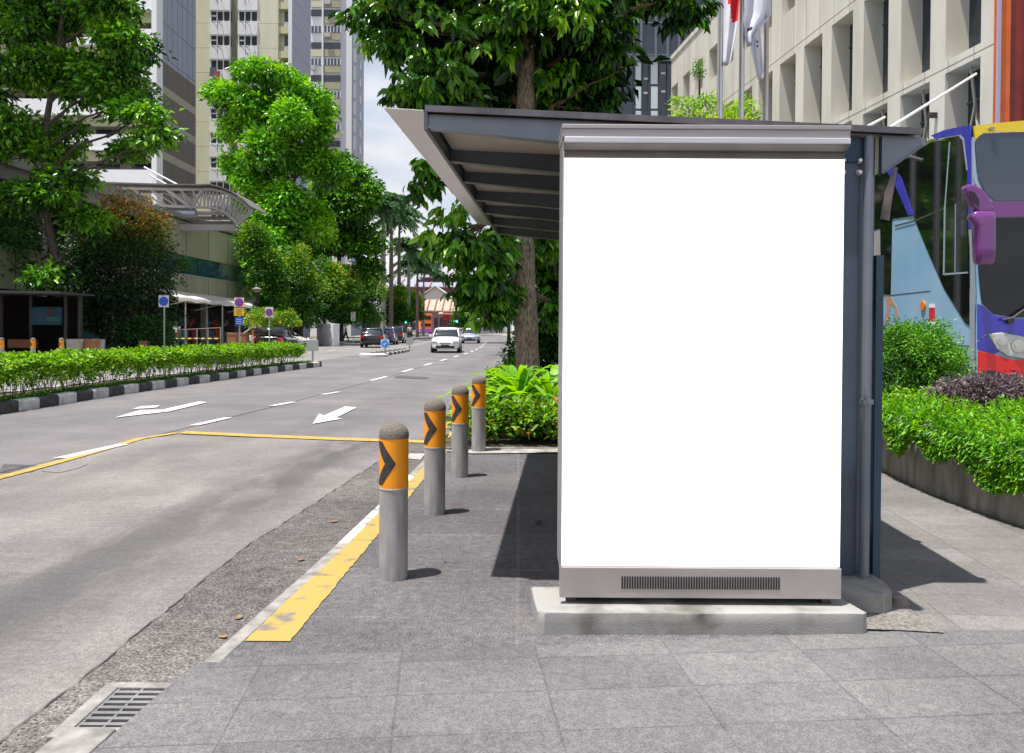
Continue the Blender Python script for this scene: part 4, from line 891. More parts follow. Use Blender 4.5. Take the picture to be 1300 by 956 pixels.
# ------------------------------------------------------------------ concrete building on the right
def panelmat(name, c1, c2, bw, bh, axis='xz', mortar=(.2, .19, .17), ms=.012, rough=.8, grime=.9, locz=0):
    m = bpy.data.materials.new(name); N, L, b = nodes(m); b.inputs['Roughness'].default_value = rough; b.inputs['Specular IOR Level'].default_value = .25
    tc = N.new('ShaderNodeTexCoord'); sx_ = N.new('ShaderNodeSeparateXYZ'); L.new(tc.outputs['Object'], sx_.inputs['Vector']); cb = N.new('ShaderNodeCombineXYZ')
    L.new(sx_.outputs['X' if axis == 'xz' else 'Y'], cb.inputs['X']); ad = N.new('ShaderNodeMath'); ad.inputs[1].default_value = locz; L.new(sx_.outputs['Z'], ad.inputs[0]); L.new(ad.outputs[0], cb.inputs['Y'])
    br = N.new('ShaderNodeTexBrick'); br.offset = 0; br.inputs['Scale'].default_value = 1; br.inputs['Brick Width'].default_value = bw; br.inputs['Row Height'].default_value = bh; br.inputs['Mortar Size'].default_value = ms
    br.inputs['Color1'].default_value = rgb(c1); br.inputs['Color2'].default_value = rgb(c2); br.inputs['Mortar'].default_value = rgb(mortar); L.new(cb.outputs['Vector'], br.inputs['Vector'])
    n = N.new('ShaderNodeTexNoise'); n.inputs['Scale'].default_value = .8; n.inputs['Detail'].default_value = 8; mp = N.new('ShaderNodeMapping'); mp.inputs['Scale'].default_value = (1.6, 1.6, .35); L.new(tc.outputs['Object'], mp.inputs['Vector']); L.new(mp.outputs['Vector'], n.inputs['Vector'])
    r = N.new('ShaderNodeValToRGB'); r.color_ramp.elements[0].position = .35; r.color_ramp.elements[1].position = .6; r.color_ramp.elements[0].color = (grime, grime, grime * .98, 1); L.new(n.outputs['Fac'], r.inputs['Fac'])
    x = N.new('ShaderNodeMix'); x.data_type = 'RGBA'; x.blend_type = 'MULTIPLY'; x.inputs[0].default_value = 1; L.new(br.outputs['Color'], x.inputs[6]); L.new(r.outputs['Color'], x.inputs[7]); L.new(x.outputs[2], b.inputs['Base Color'])
    MATS[name] = m; return m
FX = lambda Y: 14.1 - .106 * Y
hot = thing('concrete_building', 'beige concrete office building with rows of deep set windows behind the bus', 'building', (FX(33), 33, 0))
mconc = panelmat('beige_concrete', (.60, .565, .49), (.64, .60, .52), 1.025, 60, 'yz', mortar=(.33, .31, .27), ms=.02, grime=.84)
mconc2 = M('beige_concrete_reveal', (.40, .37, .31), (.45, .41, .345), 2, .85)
wgl = glassmat('building_glass', (.015, .03, .045), .08); wfr = M('window_frame_metal', (.10, .10, .11), rough=.5, metal=.3)
def fb(mb, ya, yb, z0, z1, d0=0, d1=.75):       # block of the facade between ya and yb, depth d0..d1 into the house
    mb.hexa([(FX(ya) + d0, ya, z0), (FX(ya) + d1, ya, z0), (FX(yb) + d1, yb, z0), (FX(yb) + d0, yb, z0)], [(FX(ya) + d0, ya, z1), (FX(ya) + d1, ya, z1), (FX(yb) + d1, yb, z1), (FX(yb) + d0, yb, z1)])
mb = MB(); YN, YF = 19.35, 46.5; PT = 2.06
for z0, z1 in ((0, 4.9), (8.44, 8.56), (8.60, 8.78), (12.10, 12.34), (12.38, 13.95), (15.5, 17.1)): fb(mb, YN, YF, z0, z1)
fb(mb, YN, YF, 8.56, 8.60, .03, .75); fb(mb, YN, YF, 12.34, 12.38, .03, .75); fb(mb, YN, YF, 17.1, 17.35, -.06, .9); 
ops = []; yc = 21.15
while yc < 46: ops.append(yc); yc += PT
def win_band(z0, z1, half, sel):
    prev = YN
    for y in sel:
        fb(mb, prev, y - half, z0, z1); prev = y + half
    fb(mb, prev, YF, z0, z1)
low_ = list(ops)
win_band(4.9, 8.44, .70, low_); win_band(8.78, 12.10, .70, low_); win_band(13.95, 15.5, .58, [y for y in ops if y > 30])
mb.build('wall', mconc, hot, world=True)
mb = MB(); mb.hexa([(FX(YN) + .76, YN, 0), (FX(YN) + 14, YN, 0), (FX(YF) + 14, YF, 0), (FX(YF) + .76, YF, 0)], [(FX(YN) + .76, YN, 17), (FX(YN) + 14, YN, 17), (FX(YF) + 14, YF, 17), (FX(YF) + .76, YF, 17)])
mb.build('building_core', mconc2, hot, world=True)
for (z0, z1, half, sel) in ((4.9, 8.44, .70, low_), (8.78, 12.10, .70, low_), (13.95, 15.5, .58, [y for y in ops if y > 30])):
    for y in sel:
        q = MB(); fb(q, y - half, y + half, z0, z1, .64, .68); o = q.build('window', wgl, hot, world=True)
        f = MB(); fb(f, y - .03, y + .03, z0, z1, .60, .63) if z0 < 10 and z1 - z0 > 3 and z0 > 5 and False else None
        fb(f, y - half, y + half, z0 + (z1 - z0) * .76, z0 + (z1 - z0) * .76 + .06, .60, .639); fb(f, y - half, y - half + .05, z0, z1, .60, .639)
        fo = f.build('window_frame', wfr, o, world=True)
        if z0 == 4.9:      # slanting brace in the low openings
            b = MB(); xa = FX(y) + .30; b.tube([(xa, y - half + .04, z0), (xa + .1, y + .1, z1 - .9), (xa, y + .12, z1 - .02)], .045, 6); b.tube([(xa, y - .1, z1 - 1.0), (xa, y + half - .04, z0 + .3)], .035, 6)
            b.build('window_brace', M('brace_beige', (.42, .38, .31), rough=.7), o, world=True)
# small things on the facade: lights
for y in (22.18, 30.42):
    q = MB(); q.box((FX(y) - .12, y, 7.4), (.22, .12, .14)); q.build('wall_light', dkst, hot, world=True, bevel=.01)
# orange and dark red cladding at the near end
oc = thing('orange_column', 'glossy orange and dark red vertical column at the near end of the concrete building', 'column', (11.7, 16.5, 0))
mb = MB(); mb.bx(11.93, 12.6, 19.3, 19.34, 0, 18)
xs = [P(x, 100, 19.2).x for x in (1260, 1264, 1279, 1283, 1300, 1304, 1330, 1345)]
MB().bx(xs[0], xs[1], 19.0, 19.06, 0, 19).build('edge_fin', M('lilac_fin', (.38, .36, .48), rough=.5), oc, world=True)
MB().bx(xs[1] + .002, xs[2], 19.1, 19.3, 0, 19).build('orange_cladding', M('orange_clad', (.62, .10, .012), (.70, .14, .02), 1.5, .35, metal=.1), oc, world=True)
mb = MB(); mb.bx(xs[2] + .002, xs[5], 19.2, 19.32, 0, 19); mb.bx(xs[5] + .002, xs[7] + .4, 19.05, 19.32, 0, 19); mb.build('red_cladding', M('red_clad', (.16, .012, .008), (.24, .02, .012), 2, .35), oc, world=True)
# white stay rods of the entrance canopy
for (a, b, lab) in (((1095, 164), (1123, 149), 'short white stay rod rising left, above the shelter roof'), ((1120, 168), (1239, 94), 'long white stay rod slanting up in front of the beige building')):
    A = P(a[0], a[1], 16.5); B = P(b[0], b[1], 20.5); e = A - (B - A) * .35
    mb = MB(); mb.tube([e, B], .035, 8); tag(mb.build('stay_rod', M('white_rod', (.75, .74, .70), rough=.4), smooth=True), lab, 'rod')

# ------------------------------------------------------------------ flag poles
fpm = M('flagpole_steel', (.50, .49, .50), (.58, .57, .58), 3, .30, metal=.8)
fwh = M('flag_white', (.70, .69, .76), (.78, .77, .82), 4, .9, spec=.1); frd = M('flag_red', (.65, .012, .02), rough=.8); fem = M('flag_emblem', (.02, .02, .03), rough=.8)
YP = 17.0; sp = FPX / YP
def flagpole(px, top_py, lab, flag):
    tpz = P(px, max(top_py, -30) if top_py > -900 else -30, YP).z; 
    if top_py < 0: tpz = P(px, 0, YP).z + 2.5
    x = P(px, 150, YP).x
    t = thing('flagpole', lab, 'flagpole', (x, YP, .0)); MB().lathe([(.085, 0), (.085, .3), (.068, .32), (.052, tpz - .06), (.06, tpz - .05), (.05, tpz + .03), (.0, tpz + .05)], 14).build('pole', fpm, t, smooth=True)
    return t
flagpole(914, -50, 'leftmost of three steel flagpoles, beside the red and white flag', 1)
flagpole(941, -50, 'middle steel flagpole, between the two hanging flags', 2)
flagpole(972, 18, 'rightmost flagpole, whose top shows under a pale lilac flag', 3)
def cloth(name, outline, Y, lab, mats, regions=None, seed=1, amp=.05):
    """limp cloth hung in folds: outline rows of (py, pxl, pxr)"""
    t = thing(name, lab, 'flag', P(outline[0][1], outline[0][0], Y)); R_ = 26; C_ = 18; vs = []; r = random.Random(seed); ph = r.uniform(0, 6)
    pys = [o[0] for o in outline]
    for i in range(R_ + 1):
        py = pys[0] + (pys[-1] - pys[0]) * i / R_; l = np.interp(py, pys, [o[1] for o in outline]); q = np.interp(py, pys, [o[2] for o in outline])
        for j in range(C_ + 1):
            p = P(l + (q - l) * j / C_, py, Y); p.y += amp * math.sin(j * .55 + ph + i * .10) + amp * .3 * math.sin(j * 1.1 + i * .2); vs.append(p)
    mb = MB(); mb.add(vs, [])
    for i in range(R_):
        for j in range(C_):
            k = regions(i / R_, j / C_) if regions else 0
            mb.f.append([i * (C_ + 1) + j, i * (C_ + 1) + j + 1, (i + 1) * (C_ + 1) + j + 1, (i + 1) * (C_ + 1) + j]); mb.mi.append(k)
    o = mb.build('cloth', mats, t, world=True, smooth='all'); q = o.modifiers.new('th', 'SOLIDIFY'); q.thickness = .006
    return t
cloth('flag', [(-60, 918, 950), (0, 919, 938), (40, 919, 934), (80, 918, 927), (83, 919, 924)], YP - .1, 'red and white flag hanging limp between the left and middle poles', [fwh, frd], lambda u, v: 1 if (v > .25 + max(0, (u - .42)) * 2.4 and u < .58) else 0, 2)
cloth('flag', [(-60, 942, 990), (0, 944, 980), (20, 944, 979), (24, 943, 975), (45, 945, 958), (58, 950, 954)], YP - .1, 'pale lilac flag draped over the rightmost pole', [fwh, fem], lambda u, v: 1 if (.80 < u < .84 and .25 < v < .5) else 0, 5, .08)
cloth('flag', [(30, 951, 965), (50, 952, 966), (70, 955, 967), (90, 960, 968), (101, 963, 966)], YP + .05, 'narrow white flag tail with black marks hanging lowest', [fwh, fem], lambda u, v: 1 if ((.27 < u < .33 or .37 < u < .42) and .45 < v < .7) else 0, 6, .03)

# small spreading tree in front of the building
tree('small_tree', 'small layered tree with yellow green leaves in front of the beige building', 25, 905, [(908, 200), (905, 165), (900, 150)],
     [(872, 148, 26, 5, 0, .7), (895, 130, 20, 6, 0, .6), (868, 132, 16, 4, 0, .5), (925, 148, 30, 8, 0, .8), (945, 136, 16, 8, 0, .5), (950, 155, 18, 6, 0, .5), (915, 158, 50, 6, 0, .8)], 230, 13, .12, leafmat('leaf_lime', [(.05, .18, .02), (.16, .36, .03), (.34, .52, .05), (.52, .50, .06)], .4), 71, crad=.16, tr=.06, shell=.2, hue=(.5, .3), droop=0, ground=0)
tree('slim_shoot', 'thin upright plant growing against the beige facade', 38, 887, [(888, 120), (888, 75)], [(887, 90, 5, 14, 0, .2)], 40, 8, .12, lf_bush, 72, crad=.2, tr=.03, shell=.2, ground=0, cat='plant')

# ------------------------------------------------------------------ glass tower behind
gt = thing('glass_tower', 'dark glass office tower with white lower panels behind the big tree', 'building', (P(830, 400, 92).x, 92, 0))
YG = 90; xl, xr = P(800, 100, YG).x, P(862, 100, YG).x; zm = P(830, 73, YG).z
gdk = glassmat('tower_glass_dark', (.018, .03, .055), .12); mull = M('mullion', (.13, .16, .19), rough=.5, metal=.3)
MB().bx(xl - 6, xr + 4, YG + .1, YG + 18, 0, 62).build('glass_body', gdk, gt, world=True)
mb = MB()
for px in (805, 814, 832.5, 847.5, 862, 790, 776): xx = P(px, 30, YG).x; mb.bx(xx - .14, xx + .14, YG - .15, YG + .098, zm, 60)
for k in range(8): mb.bx(xl - 6, xr + 4, YG - .05, YG + .097, zm + .2 + k * 3.6, zm + .38 + k * 3.6)
mb.bx(xl - 6, xr + 4, YG - .4, YG + .096, zm - .5, zm); mb.build('mullions', mull, gt, world=True)
for i, (a, b) in enumerate(((806.5, 814), (826, 835))):
    for (t0, t1) in ((77, 107), (110, 138), (141, 170)):
        q = MB(); A, B = P(a, t1, YG), P(b, t0, YG); q.bx(A.x, B.x, YG - .06, YG + .09, A.z, B.z); q.build('white_panel', M('spandrel_pale', (.55, .62, .66), rough=.25), gt, world=True)
mb = MB()
for px in (805, 815.5, 824, 836.5, 847): xx = P(px, 100, YG).x; mb.bx(xx - .09, xx + .09, YG - .14, YG + .095, 10, zm - .5)
mb.build('lower_mullions', M('mullion_dark', (.04, .045, .055), rough=.5), gt, world=True)
mb = MB()
for (x, y) in ((820, 100), (819, 118), (842, 93), (842, 116)): p = P(x, y, YG); mb.bx(p.x - .25, p.x + .25, YG - .01, YG + .094, p.z - .12, p.z + .12)
mb.build('vent', M('spandrel_pale2', (.5, .5, .5), rough=.4), gt, world=True)

# ------------------------------------------------------------------ apartment towers on the left
def Zp(py, Y, px=250): return P(px, py, Y).z
def Xp(px, Y): return P(px, 100, Y).x
twl = glassmat('flat_glass', (.03, .04, .055), .15); wht = M('white_render', (.80, .80, .83), (.84, .84, .86), .8, .8); wht2 = M('white_trim', (.78, .78, .80), rough=.7)
oliv = M('olive_render', (.40, .40, .26), (.46, .455, .31), 1, .8)
YA1 = 75
ta = thing('apartment_block', 'slab block with white balcony bands and a grey brown side wall on the left', 'building', (Xp(100, YA1), YA1, 0))
xa0, xa1 = Xp(-180, YA1), Xp(205, YA1)
sidem = panelmat('side_grey', (.34, .36, .45), (.355, .375, .465), 1.2, 3.27, 'yz', mortar=(.17, .18, .22), ms=.05, grime=.92, locz=-.8)
sideb = panelmat('side_brown', (.175, .155, .135), (.185, .165, .145), 1.2, 30, 'yz', mortar=(.13, .115, .10), ms=.05, grime=.92)
zc = Zp(76, YA1, 206); xS = xa1
def side(name, m, z0, z1, dx=0): MB().bx(xS - .5, xS + dx, YA1 + .02, 83.1, z0, z1).build(name, m, ta, world=True)
side('side_wall', sidem, zc, 48); side('lower_side_wall', sideb, 0, zc - .002)
for k, py in enumerate((107, 148, 191, 235)):
    z = Zp(py, YA1, 206); MB().bx(xS - .4, xS + .015, YA1 + .03, 83.05, z - .75, z).build('side_stripe', M('stripe_sand', (.36, .33, .26), rough=.8), ta, world=True)
MB().bx(xa1 - .35, xa1 + .12, YA1 - 1.3, YA1 + .01, 0, 48).build('corner_column', wht2, ta, world=True)
MB().bx(xa0, xa1 - .52, YA1 + 1.2, 83, 0, 48).build('back_wall', oliv, ta, world=True)
zfl = [Zp(p, YA1, 180) for p in (18, 61, 105, 149, 193, 237, -26, 280)]
for z in zfl:
    MB().bx(xa0, xa1 - .36, YA1 - 1.2, YA1 - 1.0, z, z + 1.35).build('balcony_parapet', wht, ta, world=True)
    MB().bx(xa0, xa1 - .36, YA1 - 1.24, YA1 - .98, z - .12, z - .002).build('parapet_trim', wht2, ta, world=True)
    MB().bx(xa0, xa1 - .36, YA1 - .99, YA1 + 1.19, z - .02, z + .15).build('floor_slab', wht, ta, world=True)
    MB().bx(xa0, xa1 - .36, YA1 - .4, YA1 - .2, z - .95, z - .03).build('sun_panel', oliv, ta, world=True)
r = random.Random(8)
for z in zfl[:5]:
    for k in range(7):
        x = xa1 - 2.2 - k * 3.4; q = MB(); q.bx(x - 1.1, x + 1.1, YA1 + 1.1, YA1 + 1.19, z - 2.0, z - .9); q.build('window', twl, ta, world=True)
# tower B
YB1 = 92
tb = thing('apartment_tower', 'tall beige apartment tower with two columns of white window bays', 'building', (Xp(310, YB1), YB1, 0))
bg_ = panelmat('beige_render', (.72, .69, .53), (.74, .71, .545), 60, 2.83, 'xz', mortar=(.40, .36, .26), ms=.03, grime=.93, locz=.3)
zz = lambda py: Zp(py, YB1, 300)
xb = {p: Xp(p, YB1) for p in (248, 266.5, 292.5, 302, 327.5, 353, 371)}
mb = MB(); mb.bx(xb[248], xb[266.5], YB1, YB1 + 10, 0, 60); mb.bx(xb[327.5], xb[353], YB1, YB1 + 10, 0, 60)
mb.bx(xb[266.5] + .002, xb[327.5] - .002, YB1 + .9, YB1 + 9.9, 0, 60); mb.bx(xb[353] + .002, xb[371] - .36, YB1 + 1.0, YB1 + 9.8, 0, 60); mb.build('wall', bg_, tb, world=True)
MB().bx(xb[292.5] + .01, xb[302] - .01, YB1 + .25, YB1 + .898, 0, 60).build('olive_recess', M('olive_dark', (.19, .19, .12), rough=.8), tb, world=True)
swm = panelmat('side_lilac', (.44, .44, .54), (.455, .455, .555), 60, 2.83, 'yz', mortar=(.26, .26, .33), ms=.05, grime=.93)
MB().bx(xb[371] - .35, xb[371], YB1 - .2, YB1 + 8.3, 0, 60).build('side_wall', swm, tb, world=True)
MB().bx(xb[371] - .36, xb[371] + .05, YB1 - .4, YB1 - .21, 0, 60).build('white_edge', wht2, tb, world=True)
hang_ = [M('laundry_a', (.35, .08, .12), rough=.9), M('laundry_b', (.10, .10, .16), rough=.9)]
pal = M('pale_yellow', (.60, .58, .34), rough=.8); acm = M('ac_unit', (.50, .50, .48), rough=.6)
for i in range(11):
    pyt = -17 + i * 31.0; z1 = zz(pyt); z0 = zz(pyt + 13)
    for ci, (p0, p1) in enumerate(((266.5, 292.5), (302, 327.5))):
        xa_, xb_ = xb[p0] + .02, xb[p1] - .02
        w_ = MB(); w_.bx(xa_, xb_, YB1 - .15, YB1 + .88, z0 - 1.55, z0 - .02); w_.build('bay_parapet', wht, tb, world=True)
        w_ = MB(); w_.bx(xa_ + .1, xb_ - .1, YB1 + .10, YB1 + .2, z0, z1 - .06); o = w_.build('window', twl, tb, world=True)
        f = MB(); f.bx(xa_, xb_, YB1 - .05, YB1 + .6, z1 - .055, z1 + .08); 
        for q in (0, .33, .66, 1): xx = xa_ + .05 + (xb_ - xa_ - .1) * q; f.bx(xx - .05, xx + .05, YB1 + .0, YB1 + .099, z0, z1 - .06)
        if r.random() < .7: f.bx(xa_ + .15, xa_ + .8, YB1 - .02, YB1 + .098, z1 - .62, z1 - .5)
        f.build('window_frame', wht2, o, world=True)
        d = MB()
        for q in (.35, .6): d.box((xa_ + (xb_ - xa_) * q, YB1 - .9, z0 - .55), (.05, 1.5, .05))
        d.box((xa_ + (xb_ - xa_) * .5, YB1 - 1.2, z0 - .55), (1.2, .05, .05)); d.box((xa_ + (xb_ - xa_) * .5, YB1 - .8, z0 - .75), (.06, .06, .9))
        d.build('drying_rack', M('rack_grey', (.22, .22, .24), rough=.6), o, world=True)
    w_ = MB(); w_.bx(xb[353] + .02, xb[371] - .38, YB1 + .15, YB1 + .99, z0 - 1.3, z0 - .5); o = w_.build('ledge', pal, tb, world=True)
    w_ = MB(); w_.bx(xb[353] + .5, xb[371] - .4, YB1 + .8, YB1 + .995, z0 - .1, z1 + .2); w_.build('window', twl, tb, world=True)
    a_ = MB(); a_.box((xb[353] + 1.0, YB1 + .5, z0 - .2), (.8, .4, .55)); a_.disc((xb[353] + 1.0, YB1 + .29, z0 - .2), .2, th=.03); a_.build('air_conditioner', acm, tb, world=True)
for k, (px, py) in enumerate(((271, 91), (275, 96), (313, 85))):
    p = P(px, py, YB1 - 1.2); q = MB(); q.loft([[(p.x - .35, YB1 - 1.25, p.z + .5), (p.x + .35, YB1 - 1.2, p.z + .5), (p.x + .35, YB1 - 1.1, p.z + .5), (p.x - .35, YB1 - 1.1, p.z + .5)], [(p.x - .45, YB1 - 1.3, p.z - .5), (p.x + .3, YB1 - 1.25, p.z - .6), (p.x + .3, YB1 - 1.1, p.z - .6), (p.x - .45, YB1 - 1.15, p.z - .5)]])
    tag(q.build('laundry', hang_[(1, 0, 1)[k]]), ['dark washing hung out under a window of the left white bay', 'dark red washing, lower bundle at the left white window bay', 'dark washing hung out at the right white window bay'][k], 'washing')
# tower C with ribbon windows
YC1 = 136
tc_ = thing('apartment_tower', 'apartment tower of white and khaki bands with ribbon windows', 'building', (Xp(412, YC1), YC1, 0))
kh = M('khaki_band', (.42, .39, .25), (.46, .43, .28), 1, .8); cy_ = M('cream_band', (.62, .60, .42), rough=.8)
MB().bx(Xp(385, YC1), Xp(433.5, YC1), YC1 + .3, YC1 + 12, 0, 84).build('wall', wht, tc_, world=True)
MB().bx(Xp(408.5, YC1), Xp(410.5, YC1), YC1 - .1, YC1 + .29, 0, 84).build('pier', wht2, tc_, world=True)
for i in range(14):
    py0 = -9 + i * 20.8; z1, z0 = Zp(py0, YC1, 410), Zp(py0 + 8, YC1, 410)
    for (a, b) in ((394.5, 408), (411, 432)):
        q = MB(); q.bx(Xp(a, YC1), Xp(b, YC1), YC1 + .1, YC1 + .29, z0, z1); o = q.build('window', twl if i % 2 else glassmat('blue_glass', (.06, .09, .13), .2), tc_, world=True)
        f = MB(); n_ = 3 if a < 400 else 5
        for k in range(n_ + 1): xx = Xp(a, YC1) + (Xp(b, YC1) - Xp(a, YC1)) * k / n_; f.bx(xx - .07, xx + .07, YC1 + .0, YC1 + .099, z0, z1)
        if i % 2 == 0: f.build('window_frame', wht2, o, world=True)
    q = MB(); q.bx(Xp(411, YC1), Xp(432, YC1), YC1 + .05, YC1 + .28, z0 - 1.3, z0 - .22); q.build('khaki_band', kh, tc_, world=True)
    if i % 3 == 0: q = MB(); q.bx(Xp(394.5, YC1), Xp(408, YC1), YC1 + .05, YC1 + .28, z0 - 1.3, z0 - .22); q.build('cream_band', cy_, tc_, world=True)
    if i % 2 == 0: q = MB(); q.box((Xp(416 if i < 3 else 397, YC1), YC1 - .2, z0 - .6), (1.0, .5, .7)); q.build('air_conditioner', acm, tc_, world=True)
YD1 = 128
td = thing('apartment_tower', 'slim grey and white tower edge beside the open sky', 'building', (Xp(446, YD1), YD1, 0))
MB().bx(Xp(432.5, YD1), Xp(440, YD1), YD1, YD1 + 6, 0, 84).build('grey_wall', M('grey_wall', (.36, .37, .46), rough=.8), td, world=True)
MB().bx(Xp(440, YD1) + .01, Xp(447, YD1), YD1 - .3, YD1 + 6, 0, 84).build('white_wall', wht2, td, world=True)
xD = Xp(447, YD1) + .01; yD2 = xD * FPX / (460 - 650.0)
MB().bx(xD - .5 + .51, xD + .10, YD1, yD2, 0, 84).build('side_wall', M('side_bluegrey', (.40, .42, .50), rough=.8), td, world=True)
for i in range(18):
    z = 14 + i * 3.3 * .85
    for yy__ in (YD1 + .6, YD1 + 5.2):
        q = MB(); q.bx(xD + .101, xD + .16, yy__, yy__ + 1.6, z, z + 1.4); q.build('window', twl, td, world=True)
    q = MB(); q.bx(xD + .101, xD + .5, YD1 + .2, YD1 + .5, z - .6, z + 1.6); q.build('fin', wht, td, world=True)

# ------------------------------------------------------------------ market podium on the left
FP = lambda Y: -22.0 + .05 * (Y - 50)
pod = thing('market_building', 'long low olive market building with a teal window band on the left', 'building', (FP(50), 50, 0))
pol = panelmat('olive_panel', (.34, .35, .22), (.36, .37, .235), 3.4, 60, 'yz', mortar=(.10, .10, .07), ms=.05, grime=.88)
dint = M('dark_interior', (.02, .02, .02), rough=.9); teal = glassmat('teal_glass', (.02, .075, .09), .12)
def pbx(ya, yb, z0, z1, d0, d1, name, m, par=None):
    mb = MB(); mb.hexa([(FP(ya) - d1, ya, z0), (FP(ya) - d0, ya, z0), (FP(yb) - d0, yb, z0), (FP(yb) - d1, yb, z0)], [(FP(ya) - d1, ya, z1), (FP(ya) - d0, ya, z1), (FP(yb) - d0, yb, z1), (FP(yb) - d1, yb, z1)])
    return mb.build(name, m, par or pod, world=True)
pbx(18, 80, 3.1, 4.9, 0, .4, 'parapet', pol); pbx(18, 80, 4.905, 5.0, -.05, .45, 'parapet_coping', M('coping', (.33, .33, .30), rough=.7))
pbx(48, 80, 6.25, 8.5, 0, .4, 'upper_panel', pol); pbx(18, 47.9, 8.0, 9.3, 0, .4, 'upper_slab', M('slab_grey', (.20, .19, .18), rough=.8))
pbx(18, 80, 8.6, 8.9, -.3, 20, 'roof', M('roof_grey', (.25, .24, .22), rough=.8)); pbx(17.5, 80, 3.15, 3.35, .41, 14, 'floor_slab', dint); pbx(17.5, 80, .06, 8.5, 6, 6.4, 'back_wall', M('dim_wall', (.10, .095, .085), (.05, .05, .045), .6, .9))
for k in range(9):
    y = 48.6 + k * 3.4; pbx(y + .06, y + 3.34, 5.002, 6.24, .15, .2, 'window', teal)
for k in range(10):
    y = 21 + k * 6.2; mb = MB(); mb.bx(FP(y) - 1.1, FP(y) - .7, y - .2, y + .2, 0, 8); mb.build('column', M('column_grey', (.30, .29, .27), rough=.8), pod, world=True)
# windows' plants
bush('potted_plant', 'small green plant behind the teal window band, left one', 'plant', (FP(52.5) + .15, 52.5, 5.45), (.3, .5, .45), 30, 10, .2, .5, lf_bush, 91, stems=0, base=5.0)
# stalls inside: dim coloured goods
goods = [(.05, .14, .30), (.30, .10, .02), (.32, .30, .28), (.03, .20, .20), (.25, .04, .04)]
for k in range(9):
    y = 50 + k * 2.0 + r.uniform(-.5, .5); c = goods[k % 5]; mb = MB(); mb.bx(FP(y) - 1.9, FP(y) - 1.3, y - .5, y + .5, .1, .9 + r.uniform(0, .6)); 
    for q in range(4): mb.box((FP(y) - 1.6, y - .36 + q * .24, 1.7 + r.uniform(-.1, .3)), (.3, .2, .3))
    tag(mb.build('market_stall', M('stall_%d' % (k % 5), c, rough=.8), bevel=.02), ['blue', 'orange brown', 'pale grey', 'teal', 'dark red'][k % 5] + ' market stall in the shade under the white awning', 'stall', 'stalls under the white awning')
# awning
aw = thing('awning', 'long white market awning sloping towards the street under the olive panels', 'awning', (FP(56) + 1, 56, 3.2))
awm = leafmat('awning_white', [(.78, .77, .75), (.82, .81, .80)], .55, rough=.7)
postm = M('post_white', (.55, .54, .52), rough=.6)
mb = MB(); ys2 = frange(48.0, 70, 1.15); vs = []
for y in ys2:
    for t_, zz_ in ((.02, 3.85), (1.0, 3.62), (2.0, 3.28), (2.05, 3.05)): vs.append((FP(y) + t_, y, zz_ - .012 * (y - 48.5) + .03 * math.sin(y * 2.7) * t_))
mb.add(vs, [(i * 4 + j, i * 4 + j + 1, (i + 1) * 4 + j + 1, (i + 1) * 4 + j) for i in range(len(ys2) - 1) for j in range(3)])
o = mb.build('canvas', awm, aw, world=True); q = o.modifiers.new('th', 'SOLIDIFY'); q.thickness = .03
for y in (49, 54.5, 60, 65.5): MB().tube([(FP(y) + 1.95, y, .1), (FP(y) + 1.95, y, 3.1)], .05, 6).build('post', postm, aw, world=True); MB().tube([(FP(y) + .05, y, 2.6), (FP(y) + 1.95, y, 3.05)], .03, 5).build('strut', postm, aw, world=True)
# canopy with trusses
cn = thing('entrance_canopy', 'curved steel truss canopy projecting from the market building', 'canopy', (P(200, 262, 52).x, 52, 9))
trm = M('truss_mauve', (.42, .38, .36), (.48, .44, .42), 2, .5)
def truss(Y):
    top = [(100, 236), (150, 238.5), (213, 240), (257, 240.5), (268, 240), (282, 243), (296, 249), (310, 258), (320, 268)]
    bot = [(100, 262), (200, 261), (243, 263), (262, 263), (275, 265.5), (287, 271), (297, 280), (302, 286)]
    mb = MB(); T = [P(x, y, Y) for x, y in top]; B = [P(x, y, Y) for x, y in bot]; mb.tube(T, .11, 6); mb.tube(B, .10, 6)
    def ev(L_, k):
        k = k * (len(L_) - 1); i = min(int(k), len(L_) - 2); return L_[i].lerp(L_[i + 1], k - i)
    n = 22
    for i in range(n): a = ev(T, (i + .5) / n); b = ev(B, i / n); c = ev(B, (i + 1) / n); mb.tube([b, a], .05, 4); mb.tube([a, c], .05, 4)
    mb.tube([T[-1], B[-1]], .1, 6); mb.tube([P(213, 241, Y), P(243, 264, Y), P(257, 241, Y)], .13, 6)
    mb.build('truss', trm, cn, world=True)
for Y in (52, 53.5, 55): truss(Y)
mb = MB(); top = [(100, 235), (213, 238.5), (257, 239), (268, 238.5), (282, 241.5), (296, 247.5), (310, 256.5), (321, 267)]
A = [P(x, y, 52) + Vector((0, -.4, .12)) for x, y in top]; B = [Vector((p.x, 55.2, p.z)) for p in A]
mb.loft([A + [p + Vector((0, 0, .08)) for p in reversed(A)], B + [p + Vector((0, 0, .08)) for p in reversed(B)]]); mb.build('roof_sheet', M('canopy_sheet', (.16, .15, .15), rough=.6), cn, world=True)
mb = MB()
for k, py in enumerate((270, 276, 282)): a, b = P(150, py, 52.4 + k), P(298, py, 52.4 + k); mb.bx(a.x, b.x, 52.3 + k, 52.7 + k, a.z - .1, a.z + .1)
a, b = P(140, 291, 52.5), P(302, 288, 52.5); mb.bx(a.x, b.x, 52.3, 52.7, a.z - .05, a.z + .32)
mb.build('cross_beam', trm, cn, world=True)
MB().tube([P(150, 272, 52.2), P(249, 272, 52.2)], .28, 12).build('round_duct', M('duct_grey', (.45, .46, .52), rough=.4, metal=.4), cn, world=True, smooth=True)
